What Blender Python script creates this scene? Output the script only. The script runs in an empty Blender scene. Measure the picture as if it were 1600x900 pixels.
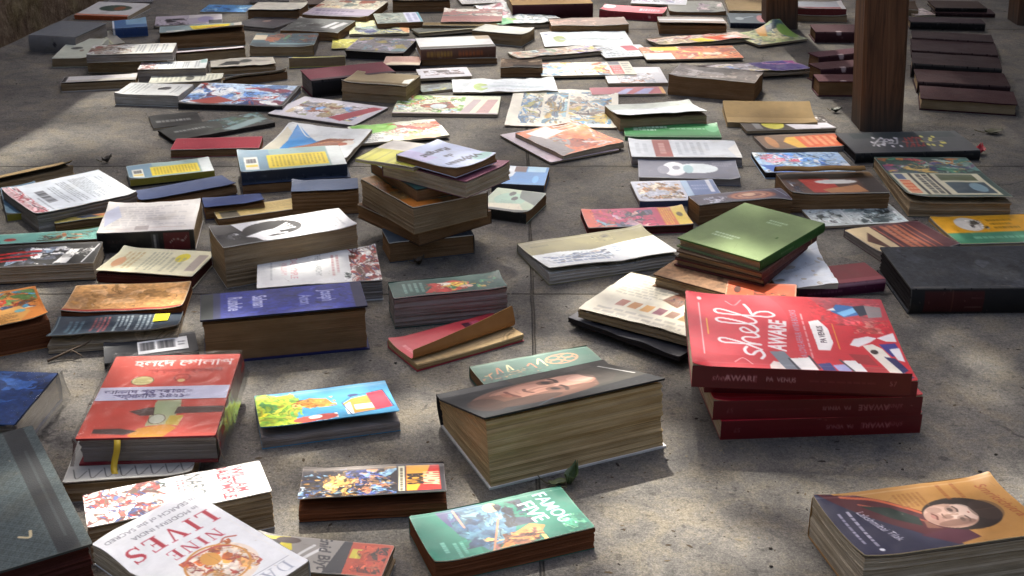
import bpy, math, random
import numpy as np
R = math.radians
SC = bpy.context.scene
COL = SC.collection
# ------------------------------------------------------------------ camera
FOC = 2000.0; PITCH = R(24.2); HC = 0.83
cp, sp = math.cos(PITCH), math.sin(PITCH)
def at(px, py, z=0.0):
    """where a line of sight of the photograph meets the level z"""
    dx = (px - 800) / FOC; dv = (py - 450) / FOC
    t = (HC - z) / (sp + dv * cp)
    return np.array([dx * t, (cp - dv * sp) * t, z])
def level(X, Y, py):
    v = (py - 450) / FOC
    return HC - Y * (sp + v * cp) / (cp - v * sp)
def pxm(Y, z=0):
    return FOC / (Y * cp + (HC - z) * sp)
cam_d = bpy.data.cameras.new('camera'); cam = bpy.data.objects.new('camera', cam_d); COL.objects.link(cam)
cam.location = (0, 0, HC); cam.rotation_euler = (R(90) - PITCH, 0, 0)
cam_d.sensor_width = 36; cam_d.lens = 45; cam_d.clip_end = 200; cam_d.clip_start = .02
SC.camera = cam
# ------------------------------------------------------------------ colour
def lin(h):
    if isinstance(h, str):
        c = np.array([int(h[i:i+2], 16) / 255 for i in (0, 2, 4)])
    else: c = np.array(h, float)
    return c
def s2l(c):
    c = np.clip(c, 0, 1)
    return np.where(c <= .04045, c / 12.92, ((c + .055) / 1.055) ** 2.4)
# ------------------------------------------------------------------ materials
def mat(name):
    m = bpy.data.materials.new(name); m.use_nodes = True
    return m, m.node_tree.nodes, m.node_tree.links, m.node_tree.nodes['Principled BSDF']
def ramp(n, stops):
    r = n.new('ShaderNodeValToRGB'); e = r.color_ramp.elements
    while len(e) < len(stops): e.new(.5)
    for k, (p, c) in enumerate(stops):
        e[k].position = p; e[k].color = (*c, 1) if not isinstance(c, (int, float)) else (c, c, c, 1)
    return r
def noise(n, l, scale, detail=4, rough=.55, vec=None, coord='Object', dist=0):
    t = n.new('ShaderNodeTexCoord'); m = n.new('ShaderNodeMapping'); x = n.new('ShaderNodeTexNoise')
    if isinstance(scale, tuple): m.inputs['Scale'].default_value = scale; x.inputs['Scale'].default_value = 1
    else: x.inputs['Scale'].default_value = scale
    x.inputs['Detail'].default_value = detail; x.inputs['Roughness'].default_value = rough; x.inputs['Distortion'].default_value = dist
    l.new(t.outputs[coord], m.inputs['Vector']); l.new(m.outputs['Vector'], x.inputs['Vector'])
    return x
def mix(n, l, a, b, fac, mode='MULTIPLY'):
    x = n.new('ShaderNodeMix'); x.data_type = 'RGBA'; x.blend_type = mode
    for sock, v in ((x.inputs[0], fac), (x.inputs[6], a), (x.inputs[7], b)):
        if hasattr(v, 'is_linked'): l.new(v, sock)
        elif isinstance(v, (int, float)): sock.default_value = v
        else: sock.default_value = (*v, 1)
    return x.outputs[2]
def bump(n, l, height, strength, dist, b):
    x = n.new('ShaderNodeBump'); x.inputs['Strength'].default_value = strength; x.inputs['Distance'].default_value = dist
    l.new(height, x.inputs['Height']); l.new(x.outputs['Normal'], b.inputs['Normal'])
def cover_mat(name, rough, spec, bscale, bstr, coat=0):
    m, n, l, b = mat(name)
    a = n.new('ShaderNodeVertexColor'); a.layer_name = 'Col'
    d = noise(n, l, 45, 5, .65); dr = ramp(n, [(.35, .78), (.62, 1.0)]); l.new(d.outputs[0], dr.inputs[0])
    l.new(mix(n, l, a.outputs[0], dr.outputs[0], .55), b.inputs['Base Color'])
    rr = n.new('ShaderNodeMapRange'); rr.inputs['To Min'].default_value = rough - .1; rr.inputs['To Max'].default_value = rough + .14
    l.new(noise(n, l, 22, 4, .6).outputs[0], rr.inputs[0]); l.new(rr.outputs[0], b.inputs['Roughness'])
    b.inputs['Specular IOR Level'].default_value = spec
    bump(n, l, noise(n, l, bscale, 4, .6).outputs[0], bstr, .002, b)
    return m
M = {}
M['gloss'] = cover_mat('laminated_card', .4, .42, 35, .12)
M['satin'] = cover_mat('satin_card', .55, .3, 60, .15)
M['cloth'] = cover_mat('book_cloth', .72, .25, 700, .35)
M['paper'] = cover_mat('plain_paper', .8, .2, 60, .3)
def page_mat(name, c, dark):
    m, n, l, b = mat(name)
    st = noise(n, l, (1.6, 1.6, 2100), 2, .7)
    sr = ramp(n, [(.3, dark * .75), (.46, .86), (.6, 1.02), (.7, 1.5)]); l.new(st.outputs[0], sr.inputs[0])
    s2 = noise(n, l, (1.2, 1.2, 420), 2, .6); r2 = ramp(n, [(.32, .55), (.42, .92), (.7, 1.08)]); l.new(s2.outputs[0], r2.inputs[0])
    ag = noise(n, l, (16, 16, 60), 3, .6); ar = ramp(n, [(.3, (.72, .66, .58)), (.62, (1, 1, 1))]); l.new(ag.outputs[0], ar.inputs[0])
    x = mix(n, l, c, sr.outputs[0], 1.0); x = mix(n, l, x, r2.outputs[0], .5); x = mix(n, l, x, ar.outputs[0], .8)
    l.new(x, b.inputs['Base Color']); b.inputs['Roughness'].default_value = .9; b.inputs['Specular IOR Level'].default_value = .1
    bump(n, l, st.outputs[0], .8, .002, b)
    return m
PG = {'white': page_mat('white_page_edges', (.66, .63, .57), .62), 'cream': page_mat('cream_page_edges', (.56, .47, .34), .55),
      'gold': page_mat('yellowed_page_edges', (.66, .48, .25), .5), 'tan': page_mat('tan_page_edges', (.42, .31, .185), .5),
      'brown': page_mat('browned_page_edges', (.29, .17, .085), .5), 'grey': page_mat('grey_page_edges', (.36, .32, .29), .62),
      'rust': page_mat('rusty_page_edges', (.22, .08, .035), .5), 'wine': page_mat('dark_red_page_edges', (.10, .032, .026), .6),
      'black': page_mat('blackened_page_edges', (.035, .03, .03), .7)}
def flat(name, c, rough=.6, **kw):
    m, n, l, b = mat(name); b.inputs['Base Color'].default_value = (*c, 1); b.inputs['Roughness'].default_value = rough
    return m
# ------------------------------------------------------------------ lettering as triangles
_tt = {}
def text_tris(s, bold=0.0):
    k = (s, bold)
    if k not in _tt:
        cu = bpy.data.curves.new('lettering', 'FONT'); cu.body = s; cu.align_x = 'CENTER'; cu.resolution_u = 3; cu.offset = bold
        ob = bpy.data.objects.new('lettering', cu); COL.objects.link(ob)
        dg = bpy.context.evaluated_depsgraph_get(); me = bpy.data.meshes.new_from_object(ob.evaluated_get(dg))
        me.calc_loop_triangles()
        v = np.array([x.co[:2] for x in me.vertices]) if len(me.vertices) else np.zeros((0, 2))
        t = np.array([x.vertices[:] for x in me.loop_triangles], int).reshape(-1, 3)
        bpy.data.objects.remove(ob); bpy.data.curves.remove(cu); bpy.data.meshes.remove(me)
        if len(v): v = v - [(v[:, 0].min() + v[:, 0].max()) / 2, 0.35]
        _tt[k] = v[t] / 0.7 if len(t) else np.zeros((0, 3, 2))          # capital height 1, centred
    return _tt[k]
# ------------------------------------------------------------------ printed sheets
class Sheet:
    """colours of a printed sheet on a grid; x runs left to right, y from the far edge to the near edge, both 0..1"""
    def __init__(s, W, D, nx, ny, bg):
        s.W, s.D, s.nx, s.ny = W, D, nx, ny
        s.a = np.empty((ny, nx, 3)); s.a[:] = lin(bg)
        s.X, s.Y = np.meshgrid(np.linspace(0, 1, nx), np.linspace(0, 1, ny))
        s.cx, s.cy = W / max(nx - 1, 1), D / max(ny - 1, 1); s.px = max(min(s.cx, s.cy), 1e-5)
    def put(s, m, c, al=1):
        m = np.clip(m, 0, 1)[..., None] * al
        s.a = s.a * (1 - m) + lin(c) * m
    def r(s, x0, y0, x1, y1, c, al=1):
        m = np.clip(np.minimum(s.X - x0, x1 - s.X) * s.W / s.cx + .5, 0, 1) * np.clip(np.minimum(s.Y - y0, y1 - s.Y) * s.D / s.cy + .5, 0, 1)
        s.put(m, c, al)
    def ed(s, cx, cy, rx, ry, rot=0):
        dx, dy = (s.X - cx) * s.W, (s.Y - cy) * s.D; c, n = math.cos(R(rot)), math.sin(R(rot))
        u, v = (dx * c - dy * n) / (rx * s.W), (dx * n + dy * c) / (ry * s.D)
        return (np.sqrt(u * u + v * v) - 1) * min(rx * s.W, ry * s.D)
    def e(s, cx, cy, rx, ry, c, rot=0, al=1): s.put(.5 - s.ed(cx, cy, rx, ry, rot) / s.px, c, al)
    def ring(s, cx, cy, rx, ry, w, c, rot=0): s.put(.5 - (np.abs(s.ed(cx, cy, rx, ry, rot)) - w * s.W / 2) / s.px, c)
    def pmask(s, pts, X, Y):
        ins = np.zeros(X.shape, bool); n = len(pts)
        for i in range(n):
            (x0, y0), (x1, y1) = pts[i], pts[(i + 1) % n]
            if y0 == y1: continue
            ins ^= ((Y < y0) != (Y < y1)) & (X < (x1 - x0) * (Y - y0) / (y1 - y0) + x0)
        return ins
    def p(s, pts, c, al=1):
        q = .25; m = 0
        for ox, oy in ((-q, -q), (q, -q), (-q, q), (q, q)):
            m = m + s.pmask(pts, s.X + ox / s.nx, s.Y + oy / s.ny) * .25
        s.put(m, c, al)
    def s_(s, pts, w, c, smooth=1, al=1, w1=None):
        P = np.array(pts, float)
        if smooth and len(P) > 2:
            Q = []; E = np.vstack([2 * P[0] - P[1], P, 2 * P[-1] - P[-2]])
            for i in range(1, len(E) - 2):
                for t in np.linspace(0, 1, 9)[:-1]:
                    a, b, d, g = E[i-1], E[i], E[i+1], E[i+2]
                    Q.append(.5 * (2*b + (d-a)*t + (2*a-5*b+4*d-g)*t*t + (3*b-a-3*d+g)*t**3))
            P = np.array(Q + [E[-2]])
        P = P * [s.W, s.D]; x, y = s.X * s.W, s.Y * s.D; best = np.full(x.shape, 9.)
        for i in range(len(P) - 1):
            a, b = P[i], P[i+1]; d = b - a; L = d @ d + 1e-12
            t = np.clip(((x - a[0]) * d[0] + (y - a[1]) * d[1]) / L, 0, 1)
            ww = w if w1 is None else w + (w1 - w) * i / max(len(P) - 2, 1)
            best = np.minimum(best, np.hypot(x - a[0] - t * d[0], y - a[1] - t * d[1]) - ww * s.W / 2)
        s.put(.5 - best / s.px, c, al)
    def tri(s, T, c, al=1):
        """T: n x 3 x 2 in metres on the sheet; drawn with 3 x 3 samples a cell"""
        acc = np.zeros((s.ny * 3, s.nx * 3), bool)
        for t in T:
            g = np.stack([t[:, 0] / s.cx * 3 + 1, t[:, 1] / s.cy * 3 + 1], 1)
            x0, y0 = np.floor(g.min(0)).astype(int); x1, y1 = np.ceil(g.max(0)).astype(int) + 1
            x0, y0, x1, y1 = max(x0, 0), max(y0, 0), min(x1, s.nx * 3), min(y1, s.ny * 3)
            if x1 <= x0 or y1 <= y0: continue
            yy, xx = np.mgrid[y0:y1, x0:x1]; ok = None; sg = []
            for i in range(3):
                a, b = g[i], g[(i+1) % 3]; sg.append((b[0]-a[0]) * (yy - a[1]) - (b[1]-a[1]) * (xx - a[0]))
            ok = ((sg[0] >= 0) & (sg[1] >= 0) & (sg[2] >= 0)) | ((sg[0] <= 0) & (sg[1] <= 0) & (sg[2] <= 0))
            acc[y0:y1, x0:x1] |= ok
        s.put(acc.reshape(s.ny, 3, s.nx, 3).mean((1, 3)), c, al)
    def t(s, txt, cx, cy, size, rot, c, bold=0, sx=1, shear=0, al=1):
        T = text_tris(txt, bold).copy()
        if not len(T): return
        T = T * size * s.W; x = (T[..., 0] + shear * T[..., 1]) * sx; y = T[..., 1]; cr, sr = math.cos(R(rot)), math.sin(R(rot))
        s.tri(np.stack([cx * s.W + x * cr - y * sr, cy * s.D - (x * sr + y * cr)], -1), c, al)
    def g(s, glyphs, cx, cy, size, rot, c, gap=.18):
        """big roman capitals drawn from SERIF"""
        wid = [SERIF[k][0] for k in glyphs]; tot = sum(wid) + gap * (len(wid) - 1); x = -tot / 2; T = []
        for k, w in zip(glyphs, wid):
            for poly in SERIF[k][1]:
                q = [(x + a, b - .5) for a, b in poly]
                for i in range(1, len(q) - 1): T.append((q[0], q[i], q[i+1]))
            x += w + gap
        T = np.array(T) * size * s.W; cr, sr = math.cos(R(rot)), math.sin(R(rot))
        s.tri(np.stack([cx * s.W + T[..., 0] * cr - T[..., 1] * sr, cy * s.D - (T[..., 0] * sr + T[..., 1] * cr)], -1), c)
    def tl(s, x0, y0, x1, y1, n, c, vert=0, seed=1, fill=.55, al=.85):
        rg = random.Random(seed)
        for k in range(n):
            a = (k + .2) / n; b = (k + .2 + fill) / n; q = 0; end = 1 if rg.random() < .75 else rg.uniform(.4, .9)
            while q < end:
                w = rg.uniform(.06, .16)
                e = min(q + w, end)
                if vert: s.r(x0 + (x1-x0) * a, y0 + (y1-y0) * q, x0 + (x1-x0) * b, y0 + (y1-y0) * e, c, al * rg.uniform(.7, 1))
                else: s.r(x0 + (x1-x0) * q, y0 + (y1-y0) * a, x0 + (x1-x0) * e, y0 + (y1-y0) * b, c, al * rg.uniform(.7, 1))
                q = e + .025
    def il(s, x0, y0, x1, y1, pal, seed=1, n=26, ink='1c1820', big=.3, bg=None):
        """a busy printed picture: patches, wedges and pen strokes inside a frame"""
        keep = s.a.copy(); rg = random.Random(seed); w, h = x1 - x0, y1 - y0; kx, ky = s.X, s.Y; f0 = 5 / max(w * s.W, h * s.D)
        s.X = kx + w * .16 * (vnoise(kx * s.W * f0 + seed, ky * s.D * f0 + 7) - .5) * 2; s.Y = ky + h * .16 * (vnoise(kx * s.W * f0 + 31, ky * s.D * f0 + seed) - .5) * 2
        if bg: s.r(x0, y0, x1, y1, bg)
        for k in range(n):
            f = big * (1 - .75 * k / n); c = rg.choice(pal); c = np.clip(lin(c) * rg.uniform(.8, 1.15), 0, 1)
            cx, cy = x0 + w * rg.random(), y0 + h * rg.random()
            if rg.random() < .5:
                s.e(cx, cy, w * f * rg.uniform(.25, 1), h * f * rg.uniform(.25, 1), c, rg.uniform(0, 180))
            else:
                pts = [(cx + w * f * rg.uniform(-1, 1), cy + h * f * rg.uniform(-1, 1)) for _ in range(rg.choice((3, 4, 4)))]
                ctr = np.mean(pts, 0); pts.sort(key=lambda q: math.atan2(q[1] - ctr[1], q[0] - ctr[0])); s.p(pts, c)
            if k % 2:
                a = np.array([cx, cy]); pts = [tuple(a)]
                for _ in range(3):
                    a = a + np.array([w, h]) * [rg.uniform(-.14, .14), rg.uniform(-.14, .14)]; pts.append(tuple(a))
                s.s_(pts, .006 + .006 * rg.random(), ink if rg.random() < .7 else rg.choice(pal), al=.85)
        for k in range(int(n * 1.6)):                       # small touches over the larger patches
            cx, cy = x0 + w * rg.random(), y0 + h * rg.random(); c = np.clip(lin(rg.choice(pal)) * rg.uniform(.55, 1.25), 0, 1); q = big * .3
            s.e(cx, cy, w * q * rg.uniform(.12, .6), h * q * rg.uniform(.12, .5), c, rg.uniform(0, 180), .8)
        s.X, s.Y = kx, ky
        tone = .78 + .44 * vnoise(kx * s.W * 210 + seed, ky * s.D * 210 + 5); s.a = np.clip(s.a * tone[..., None], 0, 1)
        m = ((s.X >= x0 - 1e-6) & (s.X <= x1 + 1e-6) & (s.Y >= y0 - 1e-6) & (s.Y <= y1 + 1e-6))[..., None]
        s.a = np.where(m, s.a, keep)
    def ban(s, x0, y0, x1, y1, n, c, vert=1):
        """a bar code"""
        rg = random.Random(5); q = 0.; L = (x1 - x0) if vert else (y1 - y0)
        while q < 1:
            w = rg.choice((.015, .03, .045))
            if vert: s.r(x0 + L * q, y0, x0 + L * min(q + w, 1), y1, c)
            else: s.r(x0, y0 + L * q, x1, y0 + L * min(q + w, 1), c)
            q += w + rg.choice((.015, .03))
    def run(s, ops):
        for o in ops or ():
            k = o[0]; kw = o[-1] if isinstance(o[-1], dict) else {}; a = o[1:-1] if kw else o[1:]
            getattr(s, {'s': 's_'}.get(k, k))(*a, **kw)
    def lat(s, c, per, al=.5):
        x, y = s.X * s.W * 2 * math.pi / per, s.Y * s.D * 2 * math.pi / per
        s.put(np.clip((np.sin(x) * np.sin(y) + .45 * np.sin(2.3 * x + y)) * 1.5, 0, 1), c, al)
    def wear(s, seed, amt=.5, edge='d8d0c0'):
        """rubbed edges, scuffs and finger marks of their own shape"""
        rg = random.Random(seed); ex = np.minimum(s.X, 1 - s.X) * s.W; ey = np.minimum(s.Y, 1 - s.Y) * s.D
        d = np.minimum(ex, ey); nz = vnoise(s.X * s.W * 160 + seed, s.Y * s.D * 160)
        s.put(np.clip(1.1 - d / (.0011 + .0022 * nz * amt), 0, 1) * (nz > .28), edge, .55 * amt)
        for k in range(int(16 * amt)):
            x, y, a, L = rg.random(), rg.random(), rg.uniform(0, 6.3), rg.uniform(.02, .12)
            s.s_([(x, y), (x + L * math.cos(a), y + L * math.sin(a))], .0025, rg.choice((edge, '3a3630')), 0, .28)
        for k in range(int(34 * amt)):
            s.e(rg.random(), rg.random(), .0035 * rg.uniform(.4, 1.6), .0045 * rg.uniform(.4, 1.6), rg.choice((edge, '4a443a', 'a89c88')), rg.uniform(0, 180), .5)
        st = vnoise(s.X * s.W * 28 + 9 * seed, s.Y * s.D * 28 + 3); s.put(np.clip((st - .62) * 5, 0, 1), '6e604a', .16 * amt)
        return s2l(s.a)
_G = np.random.RandomState(4).rand(64, 64)
def vnoise(x, y):
    x, y = np.asarray(x, float), np.asarray(y, float); o = 0; tot = 0
    for k, amp in ((1, 1), (2.1, .5), (4.3, .25)):
        xi, yi = np.floor(x * k).astype(int), np.floor(y * k).astype(int); fx, fy = x * k - xi, y * k - yi
        fx, fy = fx * fx * (3 - 2 * fx), fy * fy * (3 - 2 * fy); q = lambda i, j: _G[(xi + i) % 64, (yi + j) % 64]
        o = o + amp * ((q(0,0) * (1-fx) + q(1,0) * fx) * (1-fy) + (q(0,1) * (1-fx) + q(1,1) * fx) * fy); tot += amp
    return o / tot
def _sg():
    th, tn, sf = .2, .06, .05
    def v(x, w=th): return [(x, 0), (x + w, 0), (x + w, 1), (x, 1)]
    def hz(y, x0, x1, w=tn): return [(x0, y), (x1, y), (x1, y + w), (x0, y + w)]
    G = {}
    G['I'] = (.4, [v(.1), hz(0, 0, .4, sf), hz(1 - sf, 0, .4, sf)])
    G['L'] = (.68, [v(.1), hz(0, 0, .66, sf), hz(1 - sf, 0, .4, sf), [(.6, 0), (.68, 0), (.68, .26), (.64, .26)]])
    G['E'] = (.7, [v(.1), hz(0, 0, .68, sf), hz(1 - sf, 0, .66, sf), hz(.48, .2, .5), [(.62, 0), (.7, 0), (.7, .26), (.66, .26)],
              [(.6, 1), (.66, 1), (.66, .76), (.63, .76)], [(.46, .38), (.5, .38), (.5, .64), (.46, .64)]])
    G['N'] = (.9, [v(.12, .06), v(.74, .06), [(.1, 1), (.3, 1), (.8, 0), (.68, 0)], hz(0, .02, .28, sf), hz(1 - sf, 0, .3, sf), hz(1 - sf, .62, .92, sf)])
    G['V'] = (.9, [[(.08, 1), (.3, 1), (.52, .16), (.45, 0)], [(.45, 0), (.52, 0), (.84, 1), (.76, 1)], hz(1 - sf, 0, .4, sf), hz(1 - sf, .64, .94, sf)])
    G['D'] = (.85, [v(.1, .14), hz(0, 0, .5, sf), hz(1 - sf, 0, .5, sf)] + [[(.45 + .3 * math.sin(a) , .5 + .5 * math.cos(a)), (.45 + .3 * math.sin(b), .5 + .5 * math.cos(b)),
              (.45 + .4 * math.sin(b), .5 + .5 * math.cos(b)), (.45 + .4 * math.sin(a), .5 + .5 * math.cos(a))] for a, b in [(k * math.pi / 12, (k + 1) * math.pi / 12) for k in range(12)]])
    G['A'] = (.9, [[(.4, 1), (.5, 1), (.16, 0), (.1, 0)], [(.38, 1), (.52, 1), (.86, 0), (.68, 0)], hz(.3, .22, .7, .05), hz(0, 0, .28, sf), hz(0, .58, .95, sf)])
    S = []; pts = [(.56, .78), (.5, .92), (.32, .97), (.16, .9), (.12, .76), (.2, .62), (.38, .5), (.54, .38), (.56, .2), (.46, .06), (.28, .03), (.12, .1), (.06, .26)]
    ws = [.05, .06, .07, .1, .15, .18, .2, .18, .15, .1, .07, .06, .05]
    for i in range(len(pts) - 1):
        a, b = np.array(pts[i]), np.array(pts[i+1]); d = b - a; d = d / (np.hypot(*d) + 1e-9); nrm = np.array([-d[1], d[0]])
        S.append([tuple(a + nrm * ws[i] / 2), tuple(a - nrm * ws[i] / 2), tuple(b + d * .02 - nrm * ws[i+1] / 2), tuple(b + d * .02 + nrm * ws[i+1] / 2)])
    S += [[(.54, .7), (.6, .7), (.6, 1), (.55, 1)], [(.04, 0), (.09, 0), (.09, .32), (.04, .32)]]
    G['S'] = (.64, S)
    return G
SERIF = _sg()
# ------------------------------------------------------------------ meshes
def mesh_obj(name, V, Fc, m, parent=None, cols=None, smooth=None):
    me = bpy.data.meshes.new(name); me.from_pydata([tuple(v) for v in V], [], [tuple(int(i) for i in f) for f in Fc])
    me.materials.append(m)
    if cols is not None:
        at_ = me.color_attributes.new('Col', 'FLOAT_COLOR', 'POINT')
        c4 = np.ones((len(V), 4), 'f'); c4[:, :3] = cols; at_.data.foreach_set('color', c4.ravel())
    if smooth is not None: me.polygons.foreach_set('use_smooth', np.asarray(smooth, bool) if not isinstance(smooth, bool) else np.full(len(me.polygons), smooth))
    me.update(); o = bpy.data.objects.new(name, me); COL.objects.link(o)
    if parent: o.parent = parent
    return o
def tag(o, label=None, cat=None, group=None, kind=None):
    for k, v in (('label', label), ('category', cat), ('group', group), ('kind', kind)):
        if v: o[k] = v
    return o
def gridf(nx, ny, off=0, flip=False):
    i, j = np.meshgrid(np.arange(nx - 1), np.arange(ny - 1)); a = (j * nx + i).ravel() + off
    f = np.stack([a, a + nx, a + nx + 1, a + 1], 1)
    return f[:, ::-1] if flip else f
def box_v(x0, x1, y0, y1, z0, z1):
    return ([(x0,y0,z0),(x1,y0,z0),(x1,y1,z0),(x0,y1,z0),(x0,y0,z1),(x1,y0,z1),(x1,y1,z1),(x0,y1,z1)],
            [(3,2,1,0),(4,5,6,7),(0,1,5,4),(1,2,6,5),(2,3,7,6),(3,0,4,7)])
BOOKS = {}
GROUPS = {'paperback_book': 'paperbacks spread over the concrete floor', 'hardback_book': 'hardbacks spread over the concrete floor',
          'magazine': 'magazines spread over the concrete floor', 'comic_book': 'comics spread over the concrete floor', 'newspaper': 'newspapers spread over the floor'}
CATS = {'paperback_book': 'book', 'hardback_book': 'book', 'magazine': 'magazine', 'comic_book': 'comic', 'newspaper': 'newspaper'}
_seed = [0]
def B(label, p1, p2, back, h=None, T=None, top=False, z0=0., hard=0, thin=0, name=None, spine='b', bg='d8d2c4', art=(), lift=0., prof=1.6, skew=0., fan=.3,
      pages='cream', sc=None, sart=(), edge=None, under='cfc6b2', bcol=None, wave=0., curl=(), lean=(0, 0), roll=None, mt=None, face='front', key=None, group=None, worn=.6, res=1., up=0., dmax=None):
    """one book or magazine. p1, p2: where the photo shows the ends of its near edge (at its base, or with top=True at its upper face); back: a point on the far edge of
    the upper face; h: height of the near side in pixels of the photo, or T: thickness in metres."""
    _seed[0] += 1; sd = _seed[0]; rg = random.Random(sd * 7 + 1)
    name = name or ('magazine' if thin else 'hardback_book' if hard else 'paperback_book')
    if T is None:
        g = at(*p1, z0); T = max(level(g[0], g[1], p1[1] - h) - z0, .0025)
    zz = z0 + T if top else z0
    a, b = at(*p1, zz), at(*p2, zz); c = at(*back, z0 + T + up)
    W = float(np.hypot(*(b - a)[:2])); ex = (b - a)[:2] / W; ey = np.array([-ex[1], ex[0]])
    if a[1] > 2.1 and not thin and abs(p2[1] - p1[1]) < .2 * (p2[0] - p1[0]):
        best = None                                          # far away the side edge tells the direction better than the near edge does
        for q in (a, b):
            sv = (c - q)[:2]; dv = math.atan2(ex[0] * sv[1] - ex[1] * sv[0], ex @ sv) - math.pi / 2
            if best is None or abs(dv) < abs(best): best = dv
        if abs(best) < R(24):
            t_ = .75 * best; md = (a + b)[:2] / 2; ex = np.array([ex[0] * math.cos(t_) - ex[1] * math.sin(t_), ex[0] * math.sin(t_) + ex[1] * math.cos(t_)]); ey = np.array([-ex[1], ex[0]])
            a = np.array([*(md - ex * W / 2), a[2]]); b = np.array([*(md + ex * W / 2), b[2]])
    D = float((c - a)[:2] @ ey)
    if thin and z0 == 0: z0 = .0007 * (sd % 9)
    if D < 0: a = a + np.array([*(ey * D), 0]); D = -D
    if dmax: D = min(D, dmax)
    ctr = a[:2] + ex * W / 2 + ey * D / 2
    root = bpy.data.objects.new(name, None); COL.objects.link(root); root.empty_display_size = .03
    root.location = (ctr[0], ctr[1], z0); root.rotation_euler = (0, 0, math.atan2(ex[1], ex[0]))
    tag(root, label, CATS[name], group or GROUPS[name])
    s_m = pxm(ctr[1], z0 + T) * .64; k = max(.33, (HC - z0 - T) / math.hypot(ctr[1], HC - z0 - T) )
    cellx = max(.00085, .72 / s_m) * res; celly = max(.00085, .8 / s_m / (k + .12)) * res
    nx, ny = max(6, int(W / cellx) + 2), max(6, int(D / celly) + 2)
    if not hard and not thin and s_m > 200:
        if not lift: lift = rg.uniform(.0006, .0035); skew = skew or rg.uniform(-.4, .4)
        wave = wave or rg.uniform(.0004, .0011)
        curl = tuple(curl) + tuple((qx, qy, rg.uniform(.02, .05), rg.choice((0, .0, .002, .0045, -.0012))) for qx in (0, 1) for qy in (0, 1))
    tc = .0026 if hard else (.0012 if not thin else .0006)
    if not hard: tc = min(tc, T * .3)
    mt = M[mt or ('gloss' if not hard else 'satin')]
    edge = lin(edge or ('e6e0d2' if not hard else bg))
    def vfun(x, y): return {'b': .5 - y / D, 'f': .5 + y / D, 'l': .5 + x / W, 'r': .5 - x / W}[spine]
    def ufun(x, y): return (x / W if spine in 'bf' else y / D)
    def rise(x, y):
        v = np.clip((vfun(x, y) - .08) / .92, 0, 1); z = lift * v ** prof * (1 + skew * 2 * ufun(x, y))
        return z
    def extra(x, y):
        z = 0 * x
        if wave: z = z + wave * (vnoise(x * 22 + sd * 3.3 + 40, y * 22 + sd + 40) - .5) * 2
        for (qx, qy, rad, am) in curl:
            d = np.hypot(x - (qx - .5) * W, y - (.5 - qy) * D); z = z + am * np.clip(1 - d / rad, 0, 1) ** 1.7
        return z
    # ---- upper cover
    sh = Sheet(W, D, nx, ny, bg); sh.run(art)
    if not hard and not thin:
        hx = .055 * (D if spine in 'bf' else W); hw = .0016 / W
        ln = {'b': [(0, hx / D), (1, hx / D)], 'f': [(0, 1 - hx / D), (1, 1 - hx / D)], 'l': [(hx / W, 0), (hx / W, 1)], 'r': [(1 - hx / W, 0), (1 - hx / W, 1)]}[spine]
        sh.s_(ln, hw, 'efe8dc', 0, .22)
    lum = sh.a.mean(-1, keepdims=True); sh.a = np.clip(lum + (sh.a - lum) * 1.06, 0, 1)
    cols = sh.wear(sd, worn, '%02x%02x%02x' % tuple(int(v * 255) for v in np.clip(edge, 0, 1)))
    x = (sh.X - .5) * W; y = (.5 - sh.Y) * D; rd = .0022 if hard else .003
    cxr = np.abs(x) - (W / 2 - rd); cyr = np.abs(y) - (D / 2 - rd); cor = (cxr > 0) & (cyr > 0); q = np.hypot(cxr, cyr)
    fct = np.where(cor & (q > rd), rd / np.maximum(q, 1e-9), 1)
    x = np.where(cor, np.sign(x) * (W / 2 - rd + cxr * fct), x); y = np.where(cor, np.sign(y) * (D / 2 - rd + cyr * fct), y)
    ph = rise(x, y); ox = oy = 0
    zt = T + ph + extra(x, y)
    V = np.stack([x + lean[0], y + lean[1], zt], -1).reshape(-1, 3); n = nx * ny
    if roll and spine == 'b':                                # the free side of the cover folded up and back
        v0 = (roll[0] + roll[3] * (x / W + .5)).ravel(); sl = np.maximum((.5 - y / D).ravel() - v0, 0) * D; am = roll[2]; an = np.minimum(sl / roll[1], am); rest = np.maximum(sl - am * roll[1], 0)
        V[:, 1] = V[:, 1] + sl - roll[1] * np.sin(an) - rest * math.cos(am); V[:, 2] += roll[1] * (1 - np.cos(an)) + rest * math.sin(am)
    V2 = V.copy(); V2[:, 2] -= tc * (np.cos(an) if roll else 1)
    if roll: V2[:, 1] -= tc * np.sin(an)
    C = cols.reshape(-1, 3); uc = np.tile(s2l(lin(under)), (n, 1))
    F = [gridf(nx, ny)]; F.append(gridf(nx, ny, n, True))
    ring_ = np.concatenate([np.arange(nx), np.arange(2 * nx - 1, n, nx), np.arange(n - 2, n - nx - 1, -1), np.arange(n - 2 * nx, 0, -nx)])
    r0, r1 = ring_, np.roll(ring_, -1); Vr = np.concatenate([V[ring_], V2[ring_]]); m_ = len(ring_); i0 = np.arange(m_); i1 = np.roll(i0, -1)
    F.append(np.stack([2*n + i0, 2*n + i1, 2*n + m_ + i1, 2*n + m_ + i0], 1)); F = np.concatenate(F)
    VV = np.concatenate([V, V2, Vr]); CC = np.concatenate([C, uc, np.tile(s2l(edge), (2 * m_, 1))])
    fr = face + '_cover'; bk = 'back_cover' if face == 'front' else 'front_cover'
    mesh_obj(fr, VV, F, mt, root, CC, np.arange(len(F)) < 2 * (nx - 1) * (ny - 1))
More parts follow.
